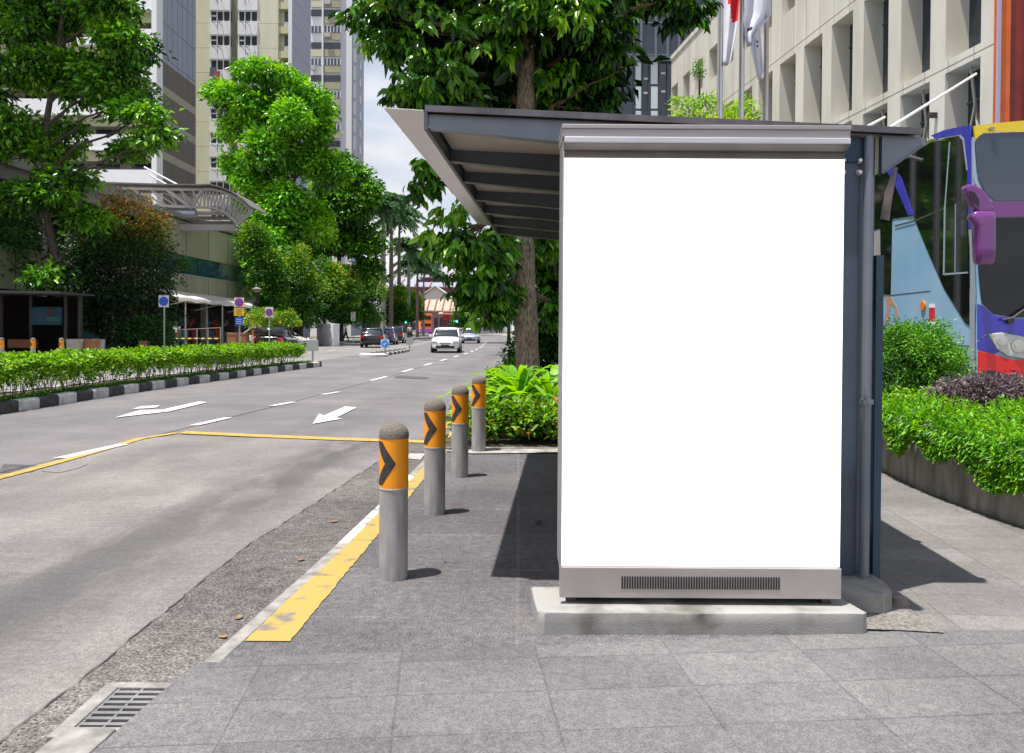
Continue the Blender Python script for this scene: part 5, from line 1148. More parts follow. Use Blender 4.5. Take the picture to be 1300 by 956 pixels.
for a, b in (((183, 212), (236, 240)), ((190, 222), (222, 240))): MB().tube([P(*a, 53), P(*b, 53)], .06, 5).build('stay_rod', wht2, cn, world=True)
# ------------------------------------------------------------------ double deck bus on the right
YBf, XBs = 11.9, 6.95
bus = thing('double_deck_bus', 'multicoloured double deck bus with purple mirror and blue side, parked nose to the street', 'bus', (8.2, 18, 0))
paintb = M('bus_light_blue', (.22, .41, .60), (.31, .50, .68), .9, .22, coat=.6, lo=.3, hi=.7)
pblue = M('bus_royal_blue', (.035, .03, .42), rough=.25, coat=.6); pred = M('bus_red', (.72, .012, .015), rough=.25, coat=.6); pyel = M('bus_yellow', (.82, .60, .01), rough=.3, coat=.5)
ppur = M('bus_purple', (.17, .035, .20), rough=.28, coat=.6); pgl = M('bus_glass', (.006, .006, .008), rough=.04, spec=.9); pwin = M('bus_windscreen', (.04, .06, .09), rough=.07, spec=.9); pgrn = M('bus_green_trim', (.10, .17, .03), rough=.4); pgry = M('bus_silver_trim', (.40, .46, .52), rough=.3, metal=.3)
mb = MB(); mb.bx(XBs, XBs + 2.5, YBf, YBf + 11.8, .34, 4.36); mb.build('body', paintb, bus, world=True, bevel=.10)
def S_(pts, e0=.0, e1=.012): return [PXs(x, y, XBs) for x, y in pts]
def sp_(name, pts, m, e=.010, par=None, base=0.0):
    q = MB(); q.prism([PXs(x, y, XBs) + Vector((-base - .0005, 0, 0)) for x, y in pts], (-e, 0, 0)); return q.build(name, m, par or bus, world=True)
def fp_(name, pts, m, e=.012, base=0.0, par=None, bevel=0):
    q = MB(); q.prism([P(x, y, YBf) + Vector((0, -base - .0005, 0)) for x, y in pts], (0, -e, 0)); return q.build(name, m, par or bus, world=True, bevel=bevel)
dg = sp_('side_glass', [(1085, 236), (1106, 224.5), (1183, 179.5), (1207, 174), (1223, 171.5), (1226, 176), (1229, 215), (1231, 300), (1232, 414), (1226, 410), (1199, 366), (1178, 318), (1160, 274), (1133, 278), (1131, 374), (1119, 374), (1118, 290), (1085, 300)], pgl)
sp_('green_trim', [(1085, 233.5), (1106, 221.5), (1183, 176.5), (1206, 177.5), (1183, 180.5), (1106, 226), (1085, 238)], pgrn, .014)
sp_('blue_corner', [(1183, 172), (1200, 165), (1222, 160.5), (1233, 159), (1234, 290), (1230.5, 290), (1229, 215), (1225, 178), (1222, 171), (1207, 173.5), (1190, 177)], pblue, .016)
sp_('silver_trim', [(1220, 171.8), (1225, 175), (1230, 216), (1228.4, 216), (1223.5, 178), (1219, 173)], pgry, .020)
sp_('blue_stripe', [(1127, 217), (1136, 213), (1145, 226), (1161, 272), (1154, 273), (1140, 240)], pblue, .010, base=.0105)
sp_('advert_ribbon', [(1137, 212), (1142, 213), (1135, 250), (1131, 280), (1119, 278), (1125, 245), (1132, 225)], M('ribbon_grey', (.06, .06, .075), (.24, .17, .17), 1.6, .2), .004, base=.021)
sp_('advert_figure', [(1108, 282), (1113, 275), (1117, 281), (1122, 300), (1119, 330), (1124, 345), (1117, 352), (1112, 330), (1108, 326)], M('figure_pale', (.25, .40, .52), (.38, .26, .22), 4.0, .4), .004)
sp_('advert_figure', [(1124, 376), (1132, 378), (1138, 388), (1141, 400), (1139, 406), (1136, 390), (1131, 386), (1128, 412), (1124, 412), (1126, 392)], M('figure_tan', (.42, .25, .17), rough=.5), .004)
sp_('advert_patch', [(1112, 395), (1121, 388), (1124, 412), (1112, 420)], M('patch_lilac', (.28, .22, .55), rough=.4), .004)
sp_('window_line', [(1206, 180), (1207.5, 180), (1201.5, 262), (1200, 262)], pgry, .004, dg, base=.011)
sp_('window_line', [(1137, 286), (1160, 280), (1204, 262), (1228, 254), (1228, 256), (1204, 264), (1160, 282), (1137, 288)], M('line_dark', (.05, .05, .055), rough=.4), .004, dg, base=.011)
sp_('cab_window', [(1202, 262), (1229, 255), (1230, 346), (1200, 348), (1199.5, 300)], M('cab_glass', (.012, .016, .015), rough=.05, spec=.9), .004, dg, base=.0112)
for pts in ([(1200, 262), (1202, 262), (1200.5, 349), (1198.7, 349)], [(1200, 347), (1230.5, 345), (1230.5, 347), (1200, 349.5)], [(1214, 259), (1215, 259), (1214.5, 347), (1213.5, 347)]): sp_('cab_window_frame', pts, pgry, .005, dg, base=.016)
sp_('panel_line', [(1131, 374.5), (1181, 369), (1181, 370), (1131, 375.5)], dkst, .003)
sp_('panel_line', [(1205, 437), (1232, 439), (1232, 440), (1205, 438)], dkst, .003)
q = MB(); c = PXs(1172.8, 388, XBs); q.disc(c + Vector((-.015, 0, 0)), .075, 'x', .03, 16, ry=.085); o = q.build('side_lamp', M('amber_lens', (.75, .22, .02), rough=.25, coat=.5), bus, world=True, bevel=.008)
sp_('reflector', [(1180, 386), (1187, 386), (1187, 390.5), (1180, 390.5)], wht2, .008); sp_('reflector', [(1180, 391), (1187, 391), (1187, 408), (1180, 408)], pred, .008); sp_('reflector', [(1180, 408.5), (1187, 408.5), (1187, 414), (1180, 414)], wht2, .008)
sp_('corner_trim', [(1230.5, 291), (1236, 291), (1238, 330), (1239, 372), (1238, 410), (1238, 480), (1232, 480), (1232, 372), (1234, 345)], pgry, .012)
# front
fp_('roof_front', [(1235, 160.5), (1262, 157), (1300, 153.5), (1455, 150), (1455, 166), (1262, 168), (1245, 170), (1237, 178)], pyel, .03)
fp_('upper_windscreen', [(1237, 182), (1240, 174), (1248, 169.5), (1453, 167), (1453, 254), (1262, 255), (1250, 245), (1240, 220)], pwin, .02)
fp_('screen_seal', [(1233.5, 176), (1236, 174), (1237, 222), (1246, 243), (1243, 246), (1234, 225)], pgry, .022)
fp_('purple_band', [(1238, 256), (1455, 255.5), (1455, 273), (1262, 276), (1238, 280)], ppur, .035)
fp_('lower_windscreen', [(1241, 282), (1262, 277), (1453, 274), (1453, 402), (1290, 403), (1262, 399), (1246, 385), (1242, 350)], M('bus_windscreen_low', (.008, .010, .014), rough=.05, spec=.45), .02)
fp_('blue_band', [(1240.5, 386), (1246, 388), (1262, 401), (1290, 405), (1455, 404), (1455, 430), (1300, 427), (1270, 421), (1250, 424), (1240.5, 432)], pblue, .024)
fp_('blue_band', [(1240.5, 434), (1252, 426), (1256, 432), (1268, 446), (1262, 449), (1240.5, 444)], pblue, .022)
fp_('red_bumper', [(1240.5, 445), (1262, 450), (1285, 457), (1455, 458), (1455, 495), (1262, 492), (1240.5, 486)], pred, .04, bevel=.01)
hl = fp_('headlight', [(1253, 424), (1270, 422), (1300, 428), (1345, 432), (1345, 450), (1305, 456), (1278, 452), (1264, 443)], M('lens_clear', (.38, .40, .36), (.62, .64, .58), 14, .12, coat=.8), .045, bevel=.012)
for (x, y, r_) in ((1272, 432, .075), (1292, 439, .095), (1318, 441, .09)):
    q = MB(); c = P(x, y, YBf - .05); q.disc(c, r_, 'y', .03, 20); q.disc(c + Vector((0, -.018, 0)), r_ * .6, 'y', .012, 16); q.build('lamp', M('reflector_chrome', (.60, .61, .58), rough=.15, metal=.9), hl, world=True)
fp_('fog_recess', [(1244, 470), (1262, 471), (1290, 480), (1300, 490), (1258, 488), (1245, 480)], dkst, .006, base=.041)
q = MB(); q.tube([P(1272, 406, YBf - .06), P(1285, 404, YBf - .09), P(1330, 372, YBf - .07)], [.02, .018, .01], 6); q.disc(P(1282, 407, YBf - .06), .05, 'y', .06, 12); q.build('wiper', dkst, bus, world=True)
q = MB(); q.disc(P(1259, 163, YBf - .05), .045, 'y', .03, 12, ry=.025); q.build('marker_lamp', M('lamp_grey', (.35, .30, .22), rough=.3), bus, world=True)
# mirror: swan neck arm and long housing
YM = 11.45
mir = MB()
mir.prism([P(x, y, YM) + Vector((0, .07, 0)) for x, y in ((1222, 240), (1224, 235), (1233, 235), (1244, 240), (1253, 251), (1259, 265), (1257, 270), (1240, 270), (1232, 263), (1227, 252), (1224, 246))], (0, -.14, 0))
mo = mir.build('mirror_arm', ppur, bus, world=True, bevel=.03)
MB().tube([P(1236, 238, YBf + .05), P(1228, 240, YM + .05)], .05, 10).build('mirror_bracket', ppur, bus, world=True, smooth=True)
MB().prism([P(x, y, YM - .072) for x, y in ((1230, 242), (1237, 244), (1243, 253), (1243, 262), (1236, 258), (1231, 250))], (0, -.004, 0)).build('arm_hollow', M('hollow_dark', (.03, .01, .035), rough=.6), mo, world=True)
q = MB(); a, b = P(1238, 336, YM), P(1260, 268, YM); 
rings = []
for (zf, w0, w1, dd) in ((0, 1240, 1259, .07), (.06, 1238, 1261, .10), (.3, 1237, 1261.5, .11), (.72, 1236, 1261, .11), (.86, 1230, 1261, .11), (.95, 1231, 1261, .10), (1, 1236, 1258, .06)):
    z = a.z + (b.z - a.z) * zf; xl_, xr_ = P(w0, 300, YM).x, P(w1, 300, YM).x; n_ = 16; cx_, hw = (xl_ + xr_) / 2, (xr_ - xl_) / 2
    rings.append([(cx_ + hw * (abs(math.cos(t)) ** .5) * (1 if math.cos(t) > 0 else -1), YM + dd * (abs(math.sin(t)) ** .5) * (1 if math.sin(t) > 0 else -1), z) for t in [2 * PI * k / n_ for k in range(n_)]])
q.loft(rings); q.build('mirror_housing', ppur, bus, world=True, smooth='all')
for (y_, nm) in ((13.9, 0), (20.6, 0)):
    q = MB(); q.disc((XBs + .03, y_, .48), .48, 'x', .28, 28); o = q.build('wheel', M('tyre', (.02, .02, .02), rough=.85), bus, world=True, bevel=.02); q2 = MB(); q2.disc((XBs - .115, y_, .48), .28, 'x', .012, 20); q2.build('rim', wht2, o, world=True)

# ------------------------------------------------------------------ cars
tyre = M('tyre', (.02, .02, .02)); rimm = M('rim_alloy', (.45, .45, .46), rough=.3, metal=.8); cgl = M('car_glass', (.02, .025, .03), rough=.05, spec=.9); blk = M('black_trim', (.015, .015, .015), rough=.5)
lamp_w = M('head_lens', (.55, .57, .60), rough=.1, coat=.8); lamp_r = M('tail_lens', (.45, .01, .01), rough=.2, coat=.8); lamp_o = M('tail_amber', (.8, .25, .02), rough=.2); plate_k = M('plate_black', (.02, .02, .02), rough=.5)
def car(label, loc, paint, rz=0, L=4.3, W=1.76, H=1.47, rear=False, van=False, group='cars on the street'):
    t = thing('parked_car' if van else 'car', label, 'car', loc, rz, group)
    hw = W / 2
    # stations: y, half width, z bottom, z shoulder, z top (hood)
    st = [(0, .66, .28, .50, .56), (.06, .80, .22, .60, .70), (.35, .95, .20, .72, .84), (.9, 1, .20, .82, .95), (1.25, 1, .20, .88, 1.0), (2.2, 1, .20, .90, 1.0), (3.3, 1, .20, .92, 1.02), (3.9, .97, .22, .92, 1.02), (4.2, .90, .26, .85, .98), (4.3, .80, .32, .70, .85)]
    rings = []
    for y, k, zb_, zs, zt_ in st:
        w_ = hw * k; y_ = y / 4.3 * L
        rings.append([(-w_ * .92, y_, zb_), (-w_, y_, zb_ + .12), (-w_, y_, (zb_ + zs) / 2), (-w_ * .985, y_, zs), (-w_ * .90, y_, zt_ - .02), (-w_ * .5, y_, zt_ + .025), (w_ * .5, y_, zt_ + .025), (w_ * .90, y_, zt_ - .02), (w_ * .985, y_, zs), (w_, y_, (zb_ + zs) / 2), (w_, y_, zb_ + .12), (w_ * .92, y_, zb_)])
    mb = MB(); mb.loft(rings); mb.build('body', paint, t, smooth='all', sub=1)
    gh = [(1.05, .86, 1.0, 1.0), (1.85, .74, 1.0, H - .04), (2.6, .74, 1.0, H), (3.3, .73, 1.0, H - .03), (4.05 if not van else 4.2, .80, 1.0, 1.02 if not van else H - .1)]
    gr = []; rr_ = []
    for y, k, z0, z1 in gh:
        w_ = hw * k; wb = hw * .90; y_ = y / 4.3 * L
        gr.append([(-wb, y_, .97), (-w_ - .02, y_, z1 - .05 if z1 > 1.1 else .985), (-w_ * .8, y_, z1), (0, y_, z1 + .012), (w_ * .8, y_, z1), (w_ + .02, y_, z1 - .05 if z1 > 1.1 else .985), (wb, y_, .97)])
    mb = MB(); mb.loft(gr); mb.build('windows', cgl, t, smooth='all')
    mb = MB(); rf = []
    for (y, k, z) in ((1.72, .76, H - .075), (1.9, .76, H - .015), (2.6, .76, H + .018), (3.25, .75, H - .005), (3.55, .74, H - .09)):
        w_ = hw * k; y_ = y / 4.3 * L; rf.append([(-w_, y_, z - .06), (-w_ * .93, y_, z - .005), (-w_ * .5, y_, z + .012), (w_ * .5, y_, z + .012), (w_ * .93, y_, z - .005), (w_, y_, z - .06)])
    mb.loft(rf); mb.build('roof', paint, t, smooth='all')
    mb = MB()
    for s in (-1, 1):
        mb.tube([(s * hw * .90, 1.02 / 4.3 * L, .99), (s * hw * .765, 1.78 / 4.3 * L, H - .06)], .035, 6); mb.tube([(s * hw * .89, 4.0 / 4.3 * L, 1.0), (s * hw * .75, 3.4 / 4.3 * L, H - .06)], .05, 6); mb.tube([(s * hw * .92, 2.5 / 4.3 * L, .99), (s * hw * .765, 2.5 / 4.3 * L, H - .05)], .035, 6)
    mb.build('pillars', paint, t)
    for s in (-1, 1):
        for y in (.82, 3.42):
            q = MB(); q.disc((s * (hw - .09), y / 4.3 * L, .31), .31, 'x', .20, 20); o = q.build('wheel', tyre, t, bevel=.02)
            q = MB(); q.disc((s * (hw + .012), y / 4.3 * L, .31), .20, 'x', .01, 16); q.build('rim', rimm, o)
        q = MB(); q.box((s * (hw + .09), 1.35 / 4.3 * L, 1.02), (.18, .12, .13)); q.build('mirror', paint, t, bevel=.03)
        q = MB(); q.prism([(s * hw * .48, .07, .64), (s * hw * .88, .20, .68), (s * hw * .93, .34, .84), (s * hw * .58, .14, .76)], (0, -.12, .0)); q.build('headlight', lamp_w, t)
        q = MB(); q.prism([(s * hw * .62, L - .02, .70), (s * hw * .90, L - .10, .70), (s * hw * .92, L - .14, .92), (s * hw * .66, L - .06, .92)], (0, .05, 0)); o = q.build('taillight', lamp_r, t)
    q = MB(); q.box((0, .02, .36), (hw * 1.25, .06, .14)); q.box((0, .012, .60), (hw * .8, .03, .05)); q.build('grille', blk, t, bevel=.01)
    q = MB(); q.box((0, -.015, .44), (.48, .02, .11)); q.build('number_plate', plate_k, t)
    q = MB(); q.box((0, L + .01, .62), (.48, .03, .12)); q.build('number_plate', plate_k, t)
    q = MB(); q.box((0, L - .01, .38), (hw * 1.4, .06, .12)); q.build('rear_bumper_insert', blk, t, bevel=.01)
    return t
white_p = M('car_white', (.78, .78, .80), rough=.2, coat=.7); dark_p = M('car_black', (.012, .013, .022), rough=.18, coat=.8); blue_p = M('car_blue', (.05, .06, .20), rough=.2, coat=.8); sil_p = M('car_silver', (.42, .47, .60), rough=.25, metal=.4, coat=.5); cream_p = M('car_cream', (.50, .48, .42), rough=.3, coat=.4)
def cz(Y): return ZR(Y) + .004
car('white hatchback driving towards the camera in the middle of the street', (P(565, 440, 47.5).x, 47.5, cz(47.5)), white_p, .03, H=1.52)
car('silver blue car following behind the white hatchback', (P(596, 430, 76).x, 76, cz(76)), sil_p, .0)
car('small dark red car far behind the silver blue car', (P(583, 428, 104).x, 104, cz(104)), M('car_wine', (.18, .02, .03), rough=.3), -.04)
car('black saloon nearest on the far lane, left of the keep left sign', (P(467, 430, 58).x, 58 + 4.3, cz(58)), dark_p, PI + .06)
car('blue car driving away between two black cars on the far lane', (P(484, 430, 68).x, 68 + 4.3, cz(68)), blue_p, PI + .05)
car('black people carrier driving away, farthest of the three on the far lane', (P(498, 430, 74).x, 74 + 4.3, cz(74)), dark_p, PI + .03, H=1.6, van=True)
car('black people carrier stopped behind the end of the hedge', (P(335, 430, 44).x, 44 + 4.3, cz(44)), dark_p, PI + .05, H=1.52, van=True)
car('cream car turning, its front half showing right of the black people carrier', (P(388, 430, 50).x, 50, cz(50)), cream_p, PI / 2 - .25, H=1.5)
tag(MB().box((P(320, 425, 43.7).x, 43.9, 1.1), (.12, .1, .35)).build('warning_light', lamp_o, bevel=.02), 'amber light beside the rear of the black people carrier', 'light')
# distant buses
def minibus(label, px, Y, W, H, L, p1, p2, p3, name='city_bus'):
    t = thing(name, label, 'bus', (P(px, 420, Y).x, Y, cz(Y)), .16)
    mb = MB(); mb.bx(-W / 2, W / 2, 0, L, 1.0, H); mb.build('body', p1, t, bevel=.12)
    mb = MB(); mb.bx(-W / 2 - .004, W / 2 + .004, -.01, L + .01, .35, 1.2); mb.build('skirt', p2, t, bevel=.06)
    for (z0, z1) in ((H - 1.25, H - .45), (1.7, 2.3)) if H > 3.5 else ((1.5, 2.5),):
        q = MB(); q.bx(-W / 2 + .25, W / 2 - .25, -.03, -.002, z0, z1); q.build('rear_window', cgl, t)
        q = MB(); q.bx(W / 2 + .002, W / 2 + .03, .4, L - .4, z0, z1); q.build('side_window', cgl, t)
    q = MB(); q.bx(W / 2 + .002, W / 2 + .02, .3, L - .3, 2.35, H - 1.3) if H > 3.5 else q.bx(W / 2 + .002, W / 2 + .02, .3, L - .3, 1.25, 1.45); q.build('side_panel', p3, t)
    for s in (-1, 1):
        for y in (2.0, L - 2.2): q = MB(); q.disc((s * (W / 2 - .12), y, .45), .45, 'x', .25, 18); q.build('wheel', tyre, t)
    return t
minibus('orange and purple double deck bus turning at the far end of the street', 541, 172, 2.6, 4.4, 11, M('bus_orange', (.85, .17, .02), rough=.35), M('bus_violet', (.42, .08, .45), rough=.35), M('bus_side_tan', (.45, .30, .22), rough=.4))
minibus('teal and yellow bus mostly hidden by the clipped trees behind the palm trunk', 476, 104, 2.5, 3.1, 10, M('bus_teal', (.05, .25, .24), rough=.35), M('bus_yel2', (.7, .5, .03), rough=.4), M('bus_teal', (.05, .25, .24)))

# ------------------------------------------------------------------ signs
sgw = M('sign_white', (.70, .70, .72), rough=.4); sgr = M('sign_red', (.62, .02, .03), rough=.4); sgb = M('sign_blue', (.02, .10, .55), rough=.4); sgy = M('sign_yellow', (.80, .48, .02), rough=.4); gpole = M('sign_pole', (.42, .42, .42), rough=.5, metal=.4); sgbk = M('sign_back', (.40, .41, .40), rough=.5, metal=.3); sgl = M('sign_lightblue', (.02, .22, .75), rough=.35)
def sign(label, px, py, Y, w, h, face, pole=True, base=None, plates=(), cat='road sign', g=None):
    c = P(px, py, Y); t = thing('road_sign', label, cat, (c.x, Y, ZR(Y) + .05 if base is None else base)); s = Y / FPX
    if pole: MB().tube([(c.x, Y, (ZR(Y) if base is None else base)), (c.x, Y, c.z + h * s * .4)], .035, 8).build('post', gpole, t, world=True)
    y = Y - .045; q = MB(); q.box((c.x, y, c.z), (w * s, .015, h * s)); pl = q.build('plate', sgbk if face == 'back' else sgw, t, world=True, bevel=.004)
    R = w * s * .45
    if face == 'nopark':
        q = MB(); q.disc((c.x, y - .014, c.z), R, th=.006); q.build('ring', sgr, pl, world=True); q = MB(); q.disc((c.x, y - .02, c.z), R * .74, th=.005); q.build('disc', sgb, pl, world=True)
        q = MB(); q.box((c.x, y - .026, c.z), (R * 1.6, .004, R * .22), ry=.785); q.build('slash', sgr, pl, world=True)
    if face == 'blue': q = MB(); q.disc((c.x, y - .014, c.z), R, th=.006); q.build('disc', sgb, pl, world=True)
    if face == 'keep':
        q = MB(); q.disc((c.x, y - .014, c.z), R * 1.02, th=.006); q.build('disc', sgl, pl, world=True)
        q = MB(); k = R * .62; d = Vector((-.7, 0, -.7)); n = Vector((.7, 0, -.7)); C_ = Vector((c.x, y - .019, c.z)); tip = C_ + d * k
        q.prism([tip, tip - d * k * .75 + n * k * .55, tip - d * k * .60 + n * k * .17, tip - d * k * 1.9 + n * k * .17, tip - d * k * 1.9 - n * k * .17, tip - d * k * .60 - n * k * .17, tip - d * k * .75 - n * k * .55], (0, -.003, 0)); q.build('arrow', sgw, pl, world=True)
    for (dy, ww, hh, m, nm) in plates:
        q = MB(); z = P(px, py + dy, Y).z; q.box((c.x, y, z), (ww * s, .012, hh * s)); o = q.build(nm, m, t, world=True)
        q = MB(); [q.box((c.x, y - .009, z + hh * s * (.25 - .25 * k)), (ww * s * (.65 if m is sgb else .5), .003, hh * s * .06)) for k in range(3)]; q.build('plate_lines', sgw if m is sgb else dkst, o, world=True)
    return t
sign('no parking sign with yellow and blue plates below it on a pale pole', 304, 384, 36, 12.5, 12, 'nopark', plates=((12, 13, 10, sgy, 'yellow_plate'), (24, 10, 10, sgb, 'blue_plate')))
sign('round blue sign on a white square plate, half hidden by the dark columnar tree', 208.5, 382.5, 34, 13, 15, 'blue')
sign('small no parking sign on a thin pole above the black people carrier', 342, 396.5, 40, 10.5, 13, 'nopark')
ks = sign('blue keep left arrow sign on the nose of the far median', 489, 436.5, 42.5, 10.5, 10.5, 'keep')
sign('grey back of a square sign at the end of the hedge median', 397, 438.5, 30.6, 15, 14, 'back', base=.1)
sign('grey back of a small square sign on the far median', 520, 433, 50, 9, 9, 'back')
sign('small red and green sign among the clipped trees', 448.5, 402, 72, 6, 11, 'back', plates=((-4, 5, 4, sgr, 'red_plate'), (3, 6, 4, M('sign_green', (.03, .30, .22), rough=.5), 'green_plate')))
# far median island with striped kerb
isl = [tuple(G(484, 452.5, -.02).xy)]
front2 = [(cl(y) - 3.95 + d, y) for y, d in ((42, -.5), (41.6, -.1), (42.2, .15), (45, .15), (48, .1), (51, .0), (52, -.3), (51.6, -.7), (48, -.95), (42.6, -.95), (42, -.7))]
island('far_median_kerb', front2, .06, seg=.6, w=.14)
mb = MB(); p = P(478, 452, 41); mb.lathe([(.75, -.12), (.75, .02), (.6, .06), (0, .07)], 20, (cl(41.8) - 4.2, 41.2, zg(41))); mb.build('median_nose', M('pale_paint', (.55, .54, .52), rough=.7), kind='structure')
def traffic_light(px, py, Y, lab):
    c = P(px, py, Y); g = ZR(Y); t = thing('traffic_light', lab, 'traffic light', (c.x, Y, g)); MB().tube([(c.x, Y, g), (c.x, Y, c.z + 1.2)], .07, 8).build('pole', blk, t, world=True)
    q = MB(); q.box((c.x, Y - .15, c.z + .25), (.42, .25, 1.15)); h = q.build('signal_head', blk, t, world=True, bevel=.03)
    for k, (m, nm) in enumerate(((M('green_lamp', (.02, .5, .3), emis=(.05, 1, .55), estr=3.0), 'green_lamp'), (M('lamp_off', (.03, .02, .01), rough=.4), 'amber_lamp'), (M('lamp_off', (.03, .02, .01)), 'red_lamp'))):
        q = MB(); q.disc((c.x, Y - .29, c.z - .12 + k * .36), .16, th=.02, n=14); q.build(nm, m, h, world=True)
    q = MB(); q.bx(c.x - .06, c.x + .06, Y - .05, Y + .05, g, g + 2.2)
traffic_light(580, 407, 120, 'traffic light showing green above the far end of the street')
traffic_light(516, 408, 112, 'traffic light showing green beside the farthest clipped trees')
# street lantern on the far pavement
lp = P(326, 369, 47); t = thing('street_lantern', 'small dark lantern on a slim post near the end of the white awning', 'street lamp', (lp.x, 47, .1))
MB().tube([(lp.x, 47, .1), (lp.x, 47, lp.z)], .04, 8).build('post', blk, t, world=True); MB().lathe([(.10, -.1), (.28, .06), (.30, .10), (.05, .22)], 14, lp).build('lamp_head', M('lantern_grey', (.20, .18, .16), rough=.5), t, world=True)
# ------------------------------------------------------------------ street furniture on the left
# opposite bus shelter
YS2 = 30
os_ = thing('bus_shelter', 'dark bus shelter with a dim advert poster behind the left end of the hedge', 'bus shelter', (P(30, 430, YS2).x, YS2, .1))
a = P(78, 371, YS2); mb = MB(); mb.hexa([(a.x - 6, YS2, a.z - .02), (a.x, YS2 - .1, a.z - .05), (a.x, YS2 + 2.4, a.z - .05), (a.x - 6, YS2 + 2.4, a.z - .02)], [(a.x - 6, YS2, a.z + .10), (a.x, YS2 - .1, a.z + .02), (a.x, YS2 + 2.4, a.z + .02), (a.x - 6, YS2 + 2.4, a.z + .10)]); mb.build('roof', M('roof_dark', (.05, .05, .05), rough=.8), os_, world=True)
[MB().bx(P(x, 400, YS2).x - .06, P(x, 400, YS2).x + .06, YS2 + 1.9, YS2 + 2.02, .1, a.z - .06).build('post', dkst, os_, world=True) for x in (-40, 0, 47, 66)]
mb = MB(); mb.bx(a.x - 6, P(66, 400, YS2).x, YS2 + 2.05, YS2 + 2.1, .4, a.z - .1); mb.build('back_panel', M('panel_brown', (.008, .006, .005), rough=.9, spec=.1), os_, world=True)
A, B = P(3, 412, YS2), P(44, 388, YS2); mb = MB(); mb.bx(A.x, B.x, YS2 + 1.75, YS2 + 1.88, A.z, B.z); po = mb.build('advert_poster', M('poster_blue', (.012, .05, .09), (.02, .08, .12), 1.5, .6), os_, world=True)
A, B = P(24, 402, YS2), P(43, 394, YS2); MB().disc(((A.x + B.x) / 2 - .1, YS2 + 1.74, B.z), .12, th=.01).build('poster_spot', M('poster_red', (.12, .02, .02), rough=.5), po, world=True)
MB().bx(A.x, B.x, YS2 + 1.735, YS2 + 1.748, A.z - .15, A.z + .02).build('poster_bar', M('poster_teal', (.01, .12, .12), rough=.5), po, world=True)
A, B = P(14, 443, YS2 + 1.2), P(43, 431, YS2 + 1.2); MB().bx(A.x, B.x, YS2 + 1.0, YS2 + 1.5, A.z + .05, B.z).build('bench', M('bench_orange', (.16, .05, .02), rough=.6), os_, world=True)
for k, (px, Y, lab) in enumerate(((2, 28.6, 'orange banded bollard beyond the hedge at the left edge of the view'), (42, 28.8, 'orange banded bollard beyond the hedge, in front of the dark bus shelter'), (78, 29.2, 'orange banded bollard beyond the hedge, beside the pale planter box'))):
    dup(b0, (P(px, 430, Y).x, Y, .10), label=lab, group='bollards beyond the hedge', scale=1.05)
# planter boxes
terra = M('terracotta', (.36, .15, .07), (.44, .20, .10), 5, .8); ston = M('planter_grey', (.40, .38, .35), (.50, .48, .44), 5, .85)
def pbox(px0, px1, py0, py1, Y, m, lab, leafy=True):
    A, B = P(px0, py0, Y), P(px1, py0, Y); z1 = A.z; t = thing('planter_box', lab, 'planter', ((A.x + B.x) / 2, Y, .1)); w_ = B.x - A.x
    mb = MB(); mb.loft([[(-w_ / 2 * k, -w_ / 2 * k + w_ / 2, z), (w_ / 2 * k, -w_ / 2 * k + w_ / 2, z), (w_ / 2 * k, w_ / 2 * k + w_ / 2, z), (-w_ / 2 * k, w_ / 2 * k + w_ / 2, z)] for z, k in ((0, .9), (z1 - .2, .98), (z1 - .19, 1.04), (z1 - .1, 1.04), (z1 - .1, .9), (z1 - .15, .88))]); mb.build('box', m, t, bevel=.01)
    return t
pbox(84, 98, 430.5, 447, 31, ston, 'pale grey square planter box right of the leftmost tree trunk')
pbox(101, 119, 430.5, 447, 31.5, terra, 'wide terracotta planter box between a pale one and a stone one')
pbox(120, 129, 431, 447, 32, ston, 'grey stone planter right of the wide terracotta box')
pbox(176, 186, 433, 445, 34, terra, 'small planter under the dark columnar tree')
pbox(288, 299, 422.5, 440, 42, terra, 'terracotta planter box left of the yellow plated no parking sign')
pbox(305, 314, 422.5, 440, 43, terra, 'terracotta planter box right of the yellow plated no parking sign')
um = P(98, 425, 34); t = thing('sun_umbrella', 'dark green umbrella low behind the planter boxes', 'umbrella', (um.x, 34, .1)); MB().lathe([(1.0, um.z - .28), (.55, um.z - .02), (.04, um.z + .15), (.0, um.z + .2)], 12).build('canopy', M('umbrella_green', (.01, .07, .06), rough=.7), t); MB().tube([(0, 0, 0), (0, 0, um.z)], .03, 6).build('pole', blk, t)
# railing with taped bars
rl = thing('railing', 'metal railing with yellow and black tape in front of the white awning', 'railing', (P(250, 430, 40).x, 40, .1)); mb = MB(); r0, r1 = P(222, 425, 40), P(281, 425, 40)
for px in (222, 236, 250, 264, 280): x = P(px, 425, 40).x; MB().tube([(x, 40, .1), (x, 40, P(px, 415 if px > 275 else 418, 40).z)], .03, 6).build('post', gpole, rl, world=True)
mb = MB(); mb.tube([(r0.x, 40, P(222, 419, 40).z), (r1.x, 40, P(281, 416, 40).z)], .02, 6); mb.build('top_rail', M('rail_red', (.30, .15, .14), rough=.5), rl, world=True)
mb = MB(); a_, b_ = Vector((r0.x, 40, P(222, 430, 40).z)), Vector((r1.x, 40, P(281, 430, 40).z))
for k in range(14): mb.mat(k % 2); mb.tube([a_.lerp(b_, k / 14), a_.lerp(b_, (k + 1) / 14)], .045, 6)
mb.build('taped_rail', [sgy, blk], rl, world=True)
